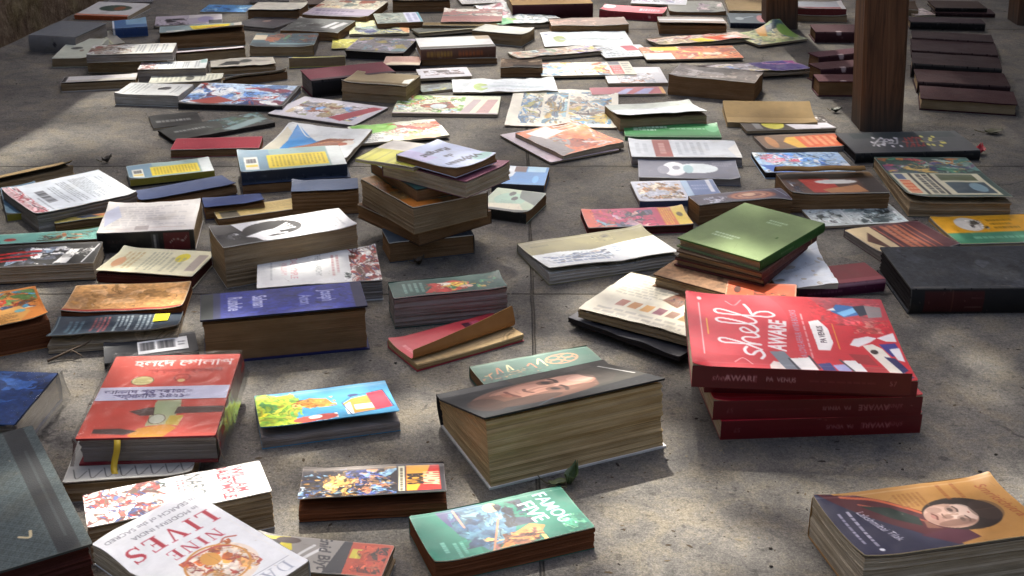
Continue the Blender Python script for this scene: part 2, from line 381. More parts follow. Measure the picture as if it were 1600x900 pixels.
    # ---- lower cover
    if not thin:
        v8, f8 = box_v(-W/2, W/2, -D/2, D/2, 0, tc)
        mesh_obj(bk, v8, f8, mt, root, np.tile(s2l(lin(bcol) if bcol else (lin(bg) if isinstance(bg, str) else bg)), (8, 1)))
    # ---- leaves
    ins = .0035 if hard else .0006
    bx0, bx1, by0, by1 = -W/2 + ins, W/2 - ins, -D/2 + ins, D/2 - ins
    if spine == 'b': by1 = D/2 - .001
    elif spine == 'f': by0 = -D/2 + .001
    elif spine == 'l': bx0 = -W/2 + .001
    else: bx1 = W/2 - .001
    gx, gy = max(4, int(W / .014)), max(4, int(D / .014)); nz = int(min(28, max(2, T / .0016)))
    if s_m < 450: nz = min(nz, 8)
    GX, GY = np.meshgrid(np.linspace(bx0, bx1, gx), np.linspace(by1, by0, gy)); GX, GY = GX.ravel(), GY.ravel(); N = gx * gy
    rn = np.concatenate([np.arange(gx), np.arange(2*gx - 1, N, gx), np.arange(N - 2, N - gx - 1, -1), np.arange(N - 2*gx, 0, -gx)])
    px_, py_ = GX[rn], GY[rn]; bz = tc if not thin else 0
    nxn = np.where(px_ >= bx1 - 1e-7, 1, np.where(px_ <= bx0 + 1e-7, -1, 0)) * (0 if spine in 'lr' else .5); nyn = np.where(py_ >= by1 - 1e-7, 1, np.where(py_ <= by0 + 1e-7, -1, 0)) * (0 if spine in 'bf' else .5)
    vv = vfun(px_, py_); fore = (vv > .97)
    if spine in 'bf': nyn = np.where(fore, np.where(spine == 'b', -1, 1), 0)
    else: nxn = np.where(fore, np.where(spine == 'l', 1, -1), 0)
    tp = T - tc - .0003; VL = []; jit = 0
    for kz in range(nz + 1):
        w = kz / nz; jit = .55 * jit + rg.gauss(0, .001 if not thin else .0011)
        dj = min(max(jit, -.0016), .002 if hard else .001) + .0012 * (vnoise(px_ * 40 + 30 + kz * 1.7, py_ * 40 + 30 + sd) - .5)
        zk = bz + w * (tp - bz) + fan * rise(px_, py_) * w ** 1.5 + extra(px_, py_) * w
        VL.append(np.stack([px_ + nxn * dj + lean[0] * w, py_ + nyn * dj + lean[1] * w, zk], 1))
    zc = tp + fan * rise(GX, GY) + extra(GX, GY)
    cap = np.stack([GX + lean[0], GY + lean[1], zc], 1); mm = len(rn); VV = np.concatenate([*VL, cap]); F = []
    i0 = np.arange(mm); i1 = np.roll(i0, -1)
    for kz in range(nz): F.append(np.stack([kz*mm + i0, (kz+1)*mm + i0, (kz+1)*mm + i1, kz*mm + i1], 1)[:, ::-1])
    F.append(gridf(gx, gy, (nz + 1) * mm)); mesh_obj('page_block', VV, np.concatenate(F), PG[pages], root)
    # ---- spine
    if not (thin and T < .006):
        L = W if spine in 'bf' else D; vis = spine != 'b'
        su = max(4, int(L / cellx)) if vis and (sart or sc) else 12; sv = max(5, int(T / celly * 1.2)) if vis and sart else 7
        ss = Sheet(L, T, su, sv, sc or bg); ss.run(sart if vis else ()); scol = ss.wear(sd + 500, worn * .7).reshape(-1, 3)
        u = (ss.X.ravel() - .5) * L; w = 1 - ss.Y.ravel(); bul = (.1 * T if hard else .012 * T) * (1 - (2*w - 1) ** 2) + .0004
        z = w * T
        if spine == 'f': P = (u, -D/2 - bul)
        elif spine == 'b': P = (-u, D/2 + bul)
        elif spine == 'r': P = (W/2 + bul, u)
        else: P = (-W/2 - bul, -u)
        P = np.stack([P[0] + lean[0] * w, P[1] + lean[1] * w, z], 1)
        Pin = P.copy(); d = {'f': (0, 1), 'b': (0, -1), 'r': (-1, 0), 'l': (1, 0)}[spine]; Pin[:, 0] += d[0] * .0008; Pin[:, 1] += d[1] * .0008
        mesh_obj('spine', np.concatenate([P, Pin]), np.concatenate([gridf(su, sv), gridf(su, sv, su * sv, True)]), mt, root, np.concatenate([scol, scol]), True)
    rec = dict(root=root, W=W, D=D, T=T, top=z0 + T, z0=z0)
    if key: BOOKS[key] = rec
    return rec
def Z(k): return BOOKS[k]['top']
SUNE, SKYE, EXPO = 4.3, 0.15, 1.32
# ------------------------------------------------------------------ ground, wall, posts, roof, tree
def thing_box(name, x0, x1, y0, y1, z0, z1, m, bev=.004, parent=None):
    v, f = box_v(x0, x1, y0, y1, z0, z1)
    o = mesh_obj(name, v, f, m, parent)
    if bev:
        md = o.modifiers.new('bevel', 'BEVEL'); md.width = bev; md.segments = 2; md.limit_method = 'NONE'
    return o
m, n, l, b = mat('worn_concrete')
tc_ = n.new('ShaderNodeTexCoord'); sx_ = n.new('ShaderNodeSeparateXYZ')
wob = noise(n, l, 6, 3); va = n.new('ShaderNodeVectorMath'); va.operation = 'SCALE'; va.inputs['Scale'].default_value = .008
l.new(wob.outputs['Color'], va.inputs[0]); vb = n.new('ShaderNodeVectorMath'); l.new(tc_.outputs['Object'], vb.inputs[0]); l.new(va.outputs[0], vb.inputs[1])
l.new(vb.outputs[0], sx_.inputs[0])
def mth(op, a, bb=0., c=None):
    x = n.new('ShaderNodeMath'); x.operation = op
    for i, v in enumerate((a, bb, c)):
        if v is None: continue
        if hasattr(v, 'is_linked'): l.new(v, x.inputs[i])
        else: x.inputs[i].default_value = v
    return x.outputs[0]
def joint(sock, off): return mth('ABSOLUTE', mth('SUBTRACT', sock, off))
dist = mth('MINIMUM', joint(sx_.outputs[0], .036), mth('MINIMUM', joint(sx_.outputs[1], 1.826), mth('MINIMUM', joint(sx_.outputs[1], 2.445), joint(sx_.outputs[1], 3.66))))
gr = n.new('ShaderNodeMapRange'); gr.inputs['From Min'].default_value = .0006; gr.inputs['From Max'].default_value = .0034; gr.interpolation_type = 'SMOOTHSTEP'
l.new(dist, gr.inputs[0])
near_j = n.new('ShaderNodeMapRange'); near_j.inputs['From Min'].default_value = .0; near_j.inputs['From Max'].default_value = .05; near_j.inputs['To Min'].default_value = .78; l.new(dist, near_j.inputs[0])
c1 = ramp(n, [(.28, (.078, .072, .064)), (.5, (.146, .136, .119)), (.72, (.232, .212, .178))]); l.new(noise(n, l, 2.3, 7, .68, dist=.6).outputs[0], c1.inputs[0])
c2 = ramp(n, [(.3, (.56, .57, .6)), (.47, (.9, .9, .92)), (.62, (1.2, 1.14, 1.0))]); l.new(noise(n, l, 17, 6, .72, dist=.4).outputs[0], c2.inputs[0])
c3 = ramp(n, [(.3, .45), (.5, 1.0), (.7, 1.55)]); nf = noise(n, l, 190, 5, .8); l.new(nf.outputs[0], c3.inputs[0])
c6 = ramp(n, [(.36, .5), (.52, 1.0), (.64, 1.35)]); l.new(noise(n, l, 430, 3, .85).outputs[0], c6.inputs[0])
vo = n.new('ShaderNodeTexVoronoi'); vo.feature = 'DISTANCE_TO_EDGE'; vo.inputs['Scale'].default_value = 1.15; l.new(vb.outputs[0], vo.inputs['Vector'])
wob2 = noise(n, l, 9, 4); vs = n.new('ShaderNodeVectorMath'); vs.operation = 'SCALE'; vs.inputs['Scale'].default_value = .12; l.new(wob2.outputs['Color'], vs.inputs[0])
vq = n.new('ShaderNodeVectorMath'); l.new(vb.outputs[0], vq.inputs[0]); l.new(vs.outputs[0], vq.inputs[1]); l.new(vq.outputs[0], vo.inputs['Vector'])
c7 = ramp(n, [(.0, .35), (.0035, 1.0)]); l.new(vo.outputs['Distance'], c7.inputs[0])
cm = ramp(n, [(.52, 0.), (.6, 1.)]); l.new(noise(n, l, 1.7, 3).outputs[0], cm.inputs[0])
c4 = ramp(n, [(.60, 1.0), (.70, .52)]); l.new(noise(n, l, 5.3, 5, .6, dist=1.2).outputs[0], c4.inputs[0])
c5 = ramp(n, [(.63, 1.0), (.70, .25)]); l.new(noise(n, l, 75, 2, .5).outputs[0], c5.inputs[0])
x = mix(n, l, c1.outputs[0], c2.outputs[0], 1.); x = mix(n, l, x, c3.outputs[0], .85); x = mix(n, l, x, c4.outputs[0], .6); x = mix(n, l, x, c5.outputs[0], .55)
x = mix(n, l, x, c6.outputs[0], .8); x = mix(n, l, x, c7.outputs[0], cm.outputs[0])
x = mix(n, l, x, near_j.outputs[0], .8)
jd = ramp(n, [(0, (.62, .59, .55)), (1, (1, 1, 1))]); l.new(gr.outputs[0], jd.inputs[0]); x = mix(n, l, x, jd.outputs[0], .9)
l.new(x, b.inputs['Base Color']); b.inputs['Specular IOR Level'].default_value = .3
rr = n.new('ShaderNodeMapRange'); rr.inputs['To Min'].default_value = .5; rr.inputs['To Max'].default_value = .95; l.new(noise(n, l, 7, 4).outputs[0], rr.inputs[0]); l.new(rr.outputs[0], b.inputs['Roughness'])
hs = mth('ADD', mth('MULTIPLY', nf.outputs[0], .35), mth('ADD', mth('MULTIPLY', noise(n, l, 40, 5, .7).outputs[0], .5), gr.outputs[0]))
bump(n, l, hs, 1., .007, b)
fl = mesh_obj('floor', [(-30, -20, 0), (30, -20, 0), (30, 60, 0), (-30, 60, 0)], [(0, 1, 2, 3)], m); tag(fl, kind='structure')
# wall along the left edge of the floor
m, n, l, b = mat('rough_earth_wall')
a = ramp(n, [(.3, (.06, .036, .024)), (.5, (.21, .142, .088)), (.68, (.38, .285, .19))]); l.new(noise(n, l, (22, 22, 16), 7, .75, dist=.8).outputs[0], a.inputs[0])
g_ = ramp(n, [(.5, (1, 1, 1)), (.66, (.9, .97, .72))]); l.new(noise(n, l, 6, 4).outputs[0], g_.inputs[0])
l.new(mix(n, l, a.outputs[0], g_.outputs[0], .8), b.inputs['Base Color']); b.inputs['Roughness'].default_value = .95; b.inputs['Specular IOR Level'].default_value = .1
bump(n, l, noise(n, l, (34, 34, 26), 6, .75).outputs[0], 1., .03, b)
w0, w1 = at(0, 78), at(168, 0); wd = (w1 - w0)[:2]; wd = wd / np.hypot(*wd); wn = np.array([-wd[1], wd[0]])
P = [w0[:2] - wd * 3.2, w0[:2] + wd * 8]; P += [P[1] + wn * .25, P[0] + wn * .25]
nw = 220; V = []; Fc = []
for k in range(nw + 1):                                     # uneven plastered face
    q = P[0] + (P[1] - P[0]) * k / nw
    for j in range(41):
        d = .02 * (vnoise(k * .9 + 11, j * 1.1 + 5) - .5) * (0.4 if j == 0 else 1)
        V.append((q[0] + wn[0] * (d + .01), q[1] + wn[1] * (d + .01), 2.4 * j / 40))
for k in range(nw):
    for j in range(40): a_ = k * 41 + j; Fc.append((a_, a_ + 41, a_ + 42, a_ + 1))
wl = bpy.data.objects.new('garden_wall', None); COL.objects.link(wl); wl.location = (*w0[:2], 0)
tag(wl, 'rough brown mossy wall standing along the far edge of the floor behind the grey hardback', 'wall')
def offs(vs): return [(v[0] - w0[0], v[1] - w0[1], v[2]) for v in vs]
mesh_obj('plaster_face', offs(V), Fc, m, wl, smooth=True)
vb_, fb_ = [(*p, z) for z in (0, 2.38) for p in [P[0] + wn * .04, P[1] + wn * .04, P[2], P[3]]], [(3,2,1,0),(4,5,6,7),(0,1,5,4),(1,2,6,5),(2,3,7,6),(3,0,4,7)]
mesh_obj('wall_body', offs(vb_), fb_, m, wl)
# wooden posts
m, n, l, b = mat('stained_timber')
gsc = noise(n, l, (70, 70, 3), 6, .7, dist=.7); a = ramp(n, [(.3, (.035, .014, .006)), (.46, (.115, .05, .022)), (.6, (.165, .075, .034)), (.74, (.25, .135, .075))]); l.new(gsc.outputs[0], a.inputs[0])
ch = ramp(n, [(.66, (1, 1, 1)), (.74, (2.2, 2.0, 1.8))]); l.new(noise(n, l, (60, 60, 14), 5, .8).outputs[0], ch.inputs[0])
ck = ramp(n, [(.47, (1, 1, 1)), (.495, (.25, .2, .18)), (.505, (.25, .2, .18)), (.53, (1, 1, 1))]); l.new(noise(n, l, (26, 26, 1.1), 3, .6, dist=.5).outputs[0], ck.inputs[0])
xx = mix(n, l, mix(n, l, a.outputs[0], ch.outputs[0], .8), ck.outputs[0], .55)
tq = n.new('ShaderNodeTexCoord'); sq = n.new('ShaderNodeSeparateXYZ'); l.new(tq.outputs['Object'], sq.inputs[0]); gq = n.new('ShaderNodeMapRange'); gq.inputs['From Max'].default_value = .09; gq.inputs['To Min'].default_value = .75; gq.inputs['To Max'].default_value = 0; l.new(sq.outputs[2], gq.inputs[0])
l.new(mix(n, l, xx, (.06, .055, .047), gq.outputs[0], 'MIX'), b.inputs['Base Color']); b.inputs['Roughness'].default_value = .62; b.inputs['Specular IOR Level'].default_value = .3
bump(n, l, gsc.outputs[0], .5, .003, b)
ROOFZ = 2.0
def post(pl, pr, lab):
    p0, p1 = at(*pl), at(*pr); W = p1[0] - p0[0]
    e = bpy.data.objects.new('wooden_post', None); COL.objects.link(e); e.location = ((p0[0] + p1[0]) / 2, p0[1] + W / 2, 0)
    tag(e, lab, 'post', 'wooden posts holding up the roof')
    e.rotation_euler = (0, R(-4.2), 0)
    h = W / 2
    v, f = [], []
    nz = 60
    for k in range(nz + 1):
        for (sx, sy) in ((-1, -1), (1, -1), (1, 1), (-1, 1)):
            for (ox, oy) in (((0, 1), (1, 0)) if sx * sy > 0 else ((1, 0), (0, 1))):
                c = .006 + .004 * (vnoise(k * .7 + sx * 5 + 20, sy * 3 + 20 + pl[0]) - .3)
                v.append((sx * (h - ox * c) , sy * (h - oy * c), (ROOFZ + .01) * k / nz - .01))
        for j in range(8):
            if k < nz: f.append((k*8 + j, k*8 + (j+1) % 8, k*8 + 8 + (j+1) % 8, k*8 + 8 + j))
    mesh_obj('shaft', v, f, m, e)
    return e
post((1345, 206), (1411, 206), 'tall square brown timber post rising behind the dark book with the painted branch')
post((1198, 46), (1247, 46), 'dark timber post behind the curled green and yellow magazine')
post((1591, 40), (1642, 40), 'dark timber post cut off by the edge of the view beyond the wine coloured volumes')
m2 = flat('roof_board', (.08, .06, .045), .85)
rf = thing_box('roof', .9, 9, 1.7, 12, ROOFZ, ROOFZ + .1, m2, 0); tag(rf, kind='structure')
# ------------------------------------------------------------------ printed pictures
COM = ['ead9ae', '4a86c4', 'c8452f', 'efc83c', '5f9440', '7b4a2a', 'f3f1ea', '2c3f70']
WARM = ['d8742c', 'c8452f', 'e8b04a', '8a4a2a', 'f0e0b8', '5a3020']
BLUE = ['4f86c8', '2c4f92', 'a9cbe8', 'e8eef4', '7a3a50', 'c04a40']
GREEN = ['6aa83c', '3f7a3a', 'c8dc90', 'e8e4d0', 'c85a3a', 'b0402c']
GREY = ['9a96a0', '5a5866', 'd0ccd4', '3a3842', 'b09a8a', '7a6a70']
DARK = ['2a2c30', '454a50', '6a6a66', '1c1c20', '8a7a60']
REDS = ['b8343c', '8a2230', 'e8d8d4', 'd87878', '40203a', '2c3a6a']
CROWD = ['a83a34', '7a2a2c', 'f0ece6', 'd8d0c8', '3a4a78', '5a4034', 'e8e0d8', 'b86050']
def backtext(c='8a8a86', x0=.12, y0=.12, x1=.9, y1=.88, n=9, vert=0, seed=1): return ('tl', x0, y0, x1, y1, n, c, vert, seed)
# ------------------------------------------------------------------ far rows, by the wall
B('thick grey clothbound volume lying against the mossy wall', (45,82), (125,82), (172,36), 26, hard=1, spine='f', bg='6e7174', sc='8d8a88', pages='grey', mt='cloth',
  sart=[('e', .55, .5, .04, .12, '4a4648', 30)])
B('flat grey book behind the white orange edged one at the foot of the wall', (168,7), (238,6), (192,-9), 3, bg='77767a', pages='grey', thin=1)
B('white book with an orange edge and a dark oval on its cover', (113,33), (203,30), (240,7), 7, spine='f', bg='d9d7d4', sc='b4562c',
  art=[('e', .52, .42, .3, .22, '47584e'), ('e', .6, .42, .1, .14, '8a5a3e'), ('r', 0, .9, 1, 1, 'c8683c')])
B('blue paperback with a curled white spine beside the grey clothbound volume', (178,60), (232,56), (176,34), 15, spine='f', bg='4f74a0', sc='24457c', pages='grey', lift=.004,
  art=[('r', 0, 0, .05, 1, 'f0f0f0'), ('r', .4, 0, 1, .6, '8fb4cc')], sart=[('r', 0, 0, .06, 1, 'f0f0f0')])
B('cream covered paperback turned end on, with tan pages, before the grey clothbound volume', (82,106), (142,104), (172,60), 14, spine='r', bg='c9cdbd', pages='tan',
  art=[('e', .4, .5, .16, .06, '5a5c58', 20), ('e', .6, .62, .06, .05, '8a7c6a')])
B('narrow pale olive booklet lying slantwise between the blue curled book and the yellow label', (151,77), (196,72), (247,40), T=.008, bg='b9bc9c', pages='cream', key=None,
  art=[('r', .5, 0, .56, 1, '8a8470'), ('r', .62, 0, 1, 1, 'a8a59a')])
B('browned book with a yellow panel on its bowed grey blue cover, near the wall', (252,76), (384,73), (372,35), 17, bg='8fa3a6', pages='brown', lift=.022, prof=2, spine='b', skew=.3,
  art=[('r', .08, .45, .3, .7, 'd8dad4'), ('p', [(.36,.1),(.86,.05),(.8,.62),(.42,.6)], 'e6cf2e'), ('e', .66, .35, .1, .14, 'e8a83a'), ('r', .9, 0, 1, 1, 'd8d2c4'), ('tl', .4, .16, .78, .52, 4, 'a88f20')])
B('tan paged paperback at the bottom of a pair, its cover sprung open', (136,115), (245,113), (262,80), 18, bg='a39a86', pages='tan', lift=.005, key='pairlow')
B('paperback with brown pattern and white text panel, on top of the tan paged one', (137,97), (270,95), (274,67), 11, z0=Z('pairlow') + .006, bg='d5d6d0', pages='grey',
  art=[('il', 0, 0, .52, 1, ['9a8a7a', '7a6656', 'c8bcae', '8a5a50'], 4, 24), ('tl', .55, .1, .66, .9, 3, '7a8088', 1), ('tl', .7, .1, .8, .9, 3, '7a8088', 1), ('tl', .84, .1, .92, .9, 2, '7a8088', 1)])
B('white topped book with a dark red edge beside the patterned pair', (277,99), (386,94), (378,72), 15, spine='b', bg='e6e3e4', pages='tan', lift=.006, edge='7a1c20', art=[('r', 0, .7, 1, 1, '8c2a2c'), ('r', .8, 0, 1, .7, 'f4f2f2')])
B('white paperback with a pinkish crowd strip and columns of text, second row from the wall', (217,129), (323,125), (325,94), 18, bg='e2e6e4', pages='grey',
  art=[('il', 0, 0, .3, 1, ['c8a8a4', 'b07a78', 'e0d4d0', '907070'], 7, 26), ('tl', .4, .1, .56, .9, 4, '8a9298', 1), ('tl', .64, .1, .74, .9, 3, '8a9298', 1), ('tl', .82, .1, .9, .9, 2, '8a9298', 1), ('r', .9, 0, 1, .3, '9fc0bc')])
B('pale wavy paged book with a black picture, beside the pinkish crowd strip paperback', (331,119), (432,113), (362,92), 9, bg='cfcbbd', pages='tan', wave=.003, lift=.008, art=[('p', [(.1,.75),(.25,.3),(.5,.3),(.42,.75)], '34383a'), ('e', .55, .35, .1, .2, '5a605c'), ('r', .7, .3, .95, .5, 'b4b0a4')])
B('worn brown book lying open with browned leaves, behind the blue comic', (352,133), (452,126), (440,111), 9, bg='94805f', pages='brown', lift=.012, wave=.003, mt='paper')
B('white topped slim paperback with a black spine, alone on the bare floor by the wall', (97,143), (213,139), (214,115), 12, spine='b', bg='dedcd8', pages='tan', lift=.005, art=[('r', 0, 0, .06, 1, '2a2a2c'), ('r', .08, .62, 1, 1, 'c9c4b8')])
B('cream booklet printed with text, behind the white paperback with the dark blob', (232,142), (346,133), (351,114), 8, bg='dcddcc', pages='cream',
  art=[('tl', .08, .15, .45, .85, 6, '9a9c90', 1), ('e', .55, .5, .06, .3, '6a6c64'), ('tl', .68, .12, .94, .88, 5, '9a9c90', 1)])
B('white paperback with faint text and one dark blob, at the front of the far rows', (177,167), (283,164), (305,132), 17, bg='e2e5e1', pages='white',
  art=[('tl', .08, .1, .4, .9, 5, 'aab0b0', 1), ('e', .66, .4, .08, .14, '4a4c50'), ('e', .6, .45, .05, .1, '2c2c30'), ('tl', .8, .2, .9, .8, 2, '9aa0a0', 1)])
B('glossy black edged comic with blue and white figures, fronting the far rows', (276,174), (444,172), (474,135), 9, name='comic_book', bg='bcd2ea', pages='grey', spine='f', sc='16181c',
  art=[('il', 0, 0, 1, 1, BLUE + ['e8eef4', 'e8eef4', '6c9ad8'], 5, 46, '2c3a60', .26), ('p', [(.06,.86),(.3,.6),(.5,.8),(.3,1)], 'b0524a'), ('r', 0, .955, 1, 1, '14161a'), ('r', .97, 0, 1, 1, '2a2c30')])
# ------------------------------------------------------------------ far rows, centre
B('blue magazine at the top of the rows beside the blank cream book', (312,20), (384,21), (398,8), 2, thin=1, bg='4f8fc6', art=[('il', 0, 0, 1, 1, ['2f6eb0', '6fb0de', 'a9cde0', '24508a'], 3, 18)])
B('book with a blank cream cover bowed upward over dark leaves', (388,30), (468,32), (480,4), 13, bg='e4e1d0', pages='brown', lift=.006, mt='paper', edge='f0ecdc')
B('flat charcoal folder with a grey frame on its cover', (362,45), (428,51), (452,29), T=.006, bg='3d3e44', pages='grey', thin=1, edge='2a2a2e', lift=.004, art=[('p', [(.2,.1),(.9,.1),(.9,.75),(.2,.75)], '4e4a50'), ('s', [(.2,.78),(.92,.78),(.92,.1)], .012, '8a8a92', 0), ('e', .45, .4, .08, .1, 'a08a80')])
B('magazine with a dark lilac photograph, between the blue curled book and the charcoal folder', (242,45), (348,40), (358,22), 3, thin=1, bg='b9b2bc', art=[('il', 0, .3, .5, 1, ['4a4450', '7a707c', '2c2a32', 'c8c0cc'], 6, 18), ('r', .5, 0, 1, .3, 'd8d4d4'), ('e', .75, .5, .12, .3, 'a8a0c0'), ('r', .8, .6, 1, 1, '3c4048')])
B('dark hardback lying behind the blank cream cover', (392,8), (452,8), (448,-6), 5, hard=1, bg='2d2f31')
B('paperback with a cream and red picture above a lilac band, brown pages to one side', (470,37), (575,37), (612,3), 12, bg='d9d4c0', pages='brown', spine='l',
  art=[('il', 0, 0, 1, .52, ['e6e0c6', 'b05a3e', 'd8c8a4', '7a8a80', 'e8dcc0'], 8, 22), ('r', 0, .55, 1, 1, 'a49cae'), ('tl', .1, .62, .7, .95, 2, '5c5470'), ('r', 0, .93, 1, 1, '6c6478')])
B('old book with dark covers behind the cream and red paperback', (482,12), (560,9), (556,-6), 5, bg='3c2a24', pages='brown', hard=1)
B('thick tan book showing brown open leaves, behind the green and blue cover', (614,20), (704,18), (702,-4), 15, bg='7d6a48', pages='brown', lift=.008, mt='paper', art=[('r', 0, .3, 1, 1, '8a7246')])
B('book with a greenish grey and pale blue cover before the thick tan one', (590,49), (662,46), (697,17), 12, bg='8e9a92', pages='brown', spine='b',
  art=[('il', 0, 0, .66, 1, ['7c8c84', 'a8b4a8', '5c6c68', '9a9c90'], 2, 22), ('r', .66, 0, .95, 1, 'c8cce0'), ('tl', .68, .1, .95, .9, 2, '7a80a8', 1), ('r', .95, 0, 1, 1, '4a9ab0')])
B('thick paperback with a dark speckled cover and browned edges, behind the teal and red one', (437,62), (530,64), (558,32), 14, bg='4b5050', pages='brown', spine='b',
  art=[('il', 0, .2, .6, .9, ['5a605e', '3a3e40', '7a807c'], 3, 18), ('p', [(.6,.7),(.7,.2),(.78,.2),(.7,.7)], 'c4c6c8'), ('p', [(.75,.7),(.85,.2),(.95,.25),(.85,.75)], 'b8babc')])
B('book with a teal and rust picture and a small beige label on its cover', (390,91), (491,85), (502,52), 15, bg='45606a', pages='tan', spine='r', sc='3a2418',
  art=[('il', .2, 0, 1, .75, ['3c6a70', 'a86a50', '5a8a6a', '8a5c4a', '3a5060', 'a8b0a0'], 9, 24), ('r', 0, .12, .2, .5, 'd0c4ac'), ('r', 0, .72, 1, 1, '3a4a52'), ('r', .3, .76, 1, .84, '7aa0a8')])
B('comic with a pale yellow border and an orange corner, blue picture inside', (546,58), (640,56), (562,33), 4, thin=1, name='comic_book', bg='e2e4ae', wave=.004,
  art=[('il', .08, .18, 1, 1, ['5a6ca8', '9ab0a8', '3a5a40', '8a94b0', 'd8dcb8', '4a4c50'], 10, 34), ('p', [(.75,.3),(1,.2),(1,1),(.9,.9)], 'e2a468')])
B('yellow green magazine half hidden under the dark one with the black edge', (518,79), (562,78), (548,62), 2, thin=1, bg='b9b64e', art=[('il', 0, 0, 1, 1, ['c8c24a', '9a9444', 'd0cc8a'], 3, 10)])
B('dark glossy book with a grey violet cover and a thick black edge', (538,95), (632,93), (656,62), 13, bg='6c6a72', pages='black', spine='r', sc='17181a',
  art=[('il', 0, 0, 1, 1, ['7a7684', 'a8a0b4', '4a4c56', '5a7a84', 'a89a3c', '8c8490'], 11, 36), ('r', 0, .9, 1, 1, '2e2e32')])
B('dull pink and beige booklet behind the maroon hardback', (598,112), (656,112), (570,88), 9, bg='b08a7c', pages='black', art=[('p', [(0,1),(1,1),(1,.7),(.2,.6)], 'cdbfa8'), ('tl', .2, .1, .8, .5, 3, '8a6058')])
B('paperback with a plain yellow top, behind the maroon hardback', (452,106), (540,103), (522,88), 14, bg='dcd468', pages='tan', art=[('r', 0, 0, .06, 1, '3c4c88')])
B('maroon topped black hardback with its long spine facing out', (486,150), (622,142), (592,97), 27, hard=1, spine='f', bg='6e3440', sc='131215', pages='grey', lean=(0, 0), mt='cloth', art=[('r', 0, .88, 1, 1, '3a3238')])
B('thick paperback with tan page edges and a brown cover, next to the maroon hardback', (531,161), (638,159), (660,118), 27, bg='8c7f66', pages='tan', lift=.004, mt='paper', art=[('p', [(.86,.5),(.98,.3),(1,.9),(.9,.9)], 'dcdcd4'), ('r', 0, .8, 1, 1, '6a5e4a')])
B('large magazine with a grey white border and a slanting crimson strip', (418,181), (553,200), (617,169), 4, thin=1, name='magazine', bg='cfcdd6', pages='grey',
  art=[('il', .12, .14, .9, .86, ['d8d0c4', '7aa0d0', '8a5a44', 'c0b090', 'e0dcd8', 'a8b46a', '70707c'], 12, 34), ('p', [(.62,.8),(.86,.1),(.98,.1),(.8,.9)], 'a22a40')])
B('thin black magazine at the bottom of the dark green pair', (240,204), (318,196), (330,172), 3, thin=1, bg='25282a', edge='1c1c1e', art=[('tl', .1, .4, .8, .7, 1, 'a8a8a4')])
B('black and teal picture magazine lying askew on the bare floor', (272,227), (430,198), (208,210), 7, name='magazine', bg='24292a', pages='black', edge='1a1a1c', spine='f', sc='17181a',
  art=[('il', .4, 0, 1, .8, ['4a7a82', '2f4a44', '7a9a9c', '3a5a3a', '1e2426', '8aa0a0'], 13, 30), ('tl', .1, .3, .4, .5, 1, 'a8aca8'), ('p', [(.5,.8),(.95,.35),(1,.6),(.6,1)], '7c9496')])
B('small dull red hardback with browned pages, in front of the black teal magazine', (267,247), (406,242), (411,213), 11, bg='97303e', pages='brown', mt='cloth', lift=.002)
# ------------------------------------------------------------------ far rows, right of centre
B('reddish brown patterned paperback behind the thin olive cover', (690,48), (782,42), (792,14), 9, bg='8a4a42', pages='tan', lift=.004,
  art=[('il', 0, 0, 1, .55, ['b8b0a4', '6a6a60', 'c8c4b8', '4a4640'], 5, 18), ('r', 0, .75, 1, 1, '9c5a50'), ('tl', .1, .78, .9, .95, 2, 'b87a6c')])
B('grey and white magazine in the last row', (722,10), (790,7), (796,-6), 2, thin=1, bg='d0d0cc', art=[('tl', .1, .3, .9, .9, 3, '8a8a88')])
B('old paperback with olive brown edges under the reddish patterned one', (660,53), (776,47), (778,36), 8, bg='7c6c4c', pages='tan', mt='paper')
B('thin dark booklet with a pale olive edge, beside the cover of the gilt spined book', (655,60), (770,50), (768,37), 3, thin=1, bg='3a4038', edge='b8b08a', lift=.004, art=[('r', 0, .85, 1, 1, 'b4ad86')])
B('low book with tan pages at the bottom under the gilt spined one', (660,105), (776,98), (768,62), 10, bg='4a3a2e', pages='brown', key='gilt0')
B('dark book with worn gilt lettering along its spine and a grey white top', (658,95), (774,88), (764,55), 17, z0=Z('gilt0'), hard=1, spine='f', bg='c6c8c8', sc='63453a', mt='satin',
  art=[('r', 0, .8, 1, 1, '3a3834'), ('r', .8, 0, 1, .3, 'a89880')], sart=[('tl', .08, .15, .42, .85, 1, 'b08a3e', 0, 3, .7), ('tl', .5, .2, .9, .85, 1, 'a85c34', 0, 6, .7), ('r', 0, .9, 1, 1, '40281e')])
B('block shaped paperback with a pale grey cover and rounded tan edges', (735,67), (817,72), (837,45), 17, bg='b3b6ac', pages='tan', lift=.003)
B('white magazine with a pink flourish and a green corner, bent over the books beneath it', (778,48), (884,42), (800,6), T=.006, thin=1, bg='e2eae8', wave=.008, lift=.01,
  art=[('il', 0, 0, .42, .5, ['e6c4cc', 'c87a8c', 'f0e8e8', 'e0b0bc'], 6, 20), ('e', .12, .84, .16, .18, '6ab07a'), ('e', .3, .8, .1, .1, 'a8cc80'), ('il', .3, .6, .9, 1, ['b8ccd0', 'd8e4e6', '8aa4ac'], 3, 12), ('p', [(.65,.5),(.9,.35),(1,.6),(.8,.7)], '8f8c80')])
B('large tan hardback with a dark maroon spine in the last row', (800,28), (927,29), (905,-14), 22, hard=1, spine='f', bg='a98a5a', sc='3d151c', mt='cloth')
B('long brown book with a pinkish patterned cover, above the white newspaper', (866,57), (977,47), (976,27), 12, bg='8f7563', pages='brown', wave=.002, art=[('il', 0, .1, .6, .9, ['b08a78', '8a6a58', 'c8a490'], 4, 14)])
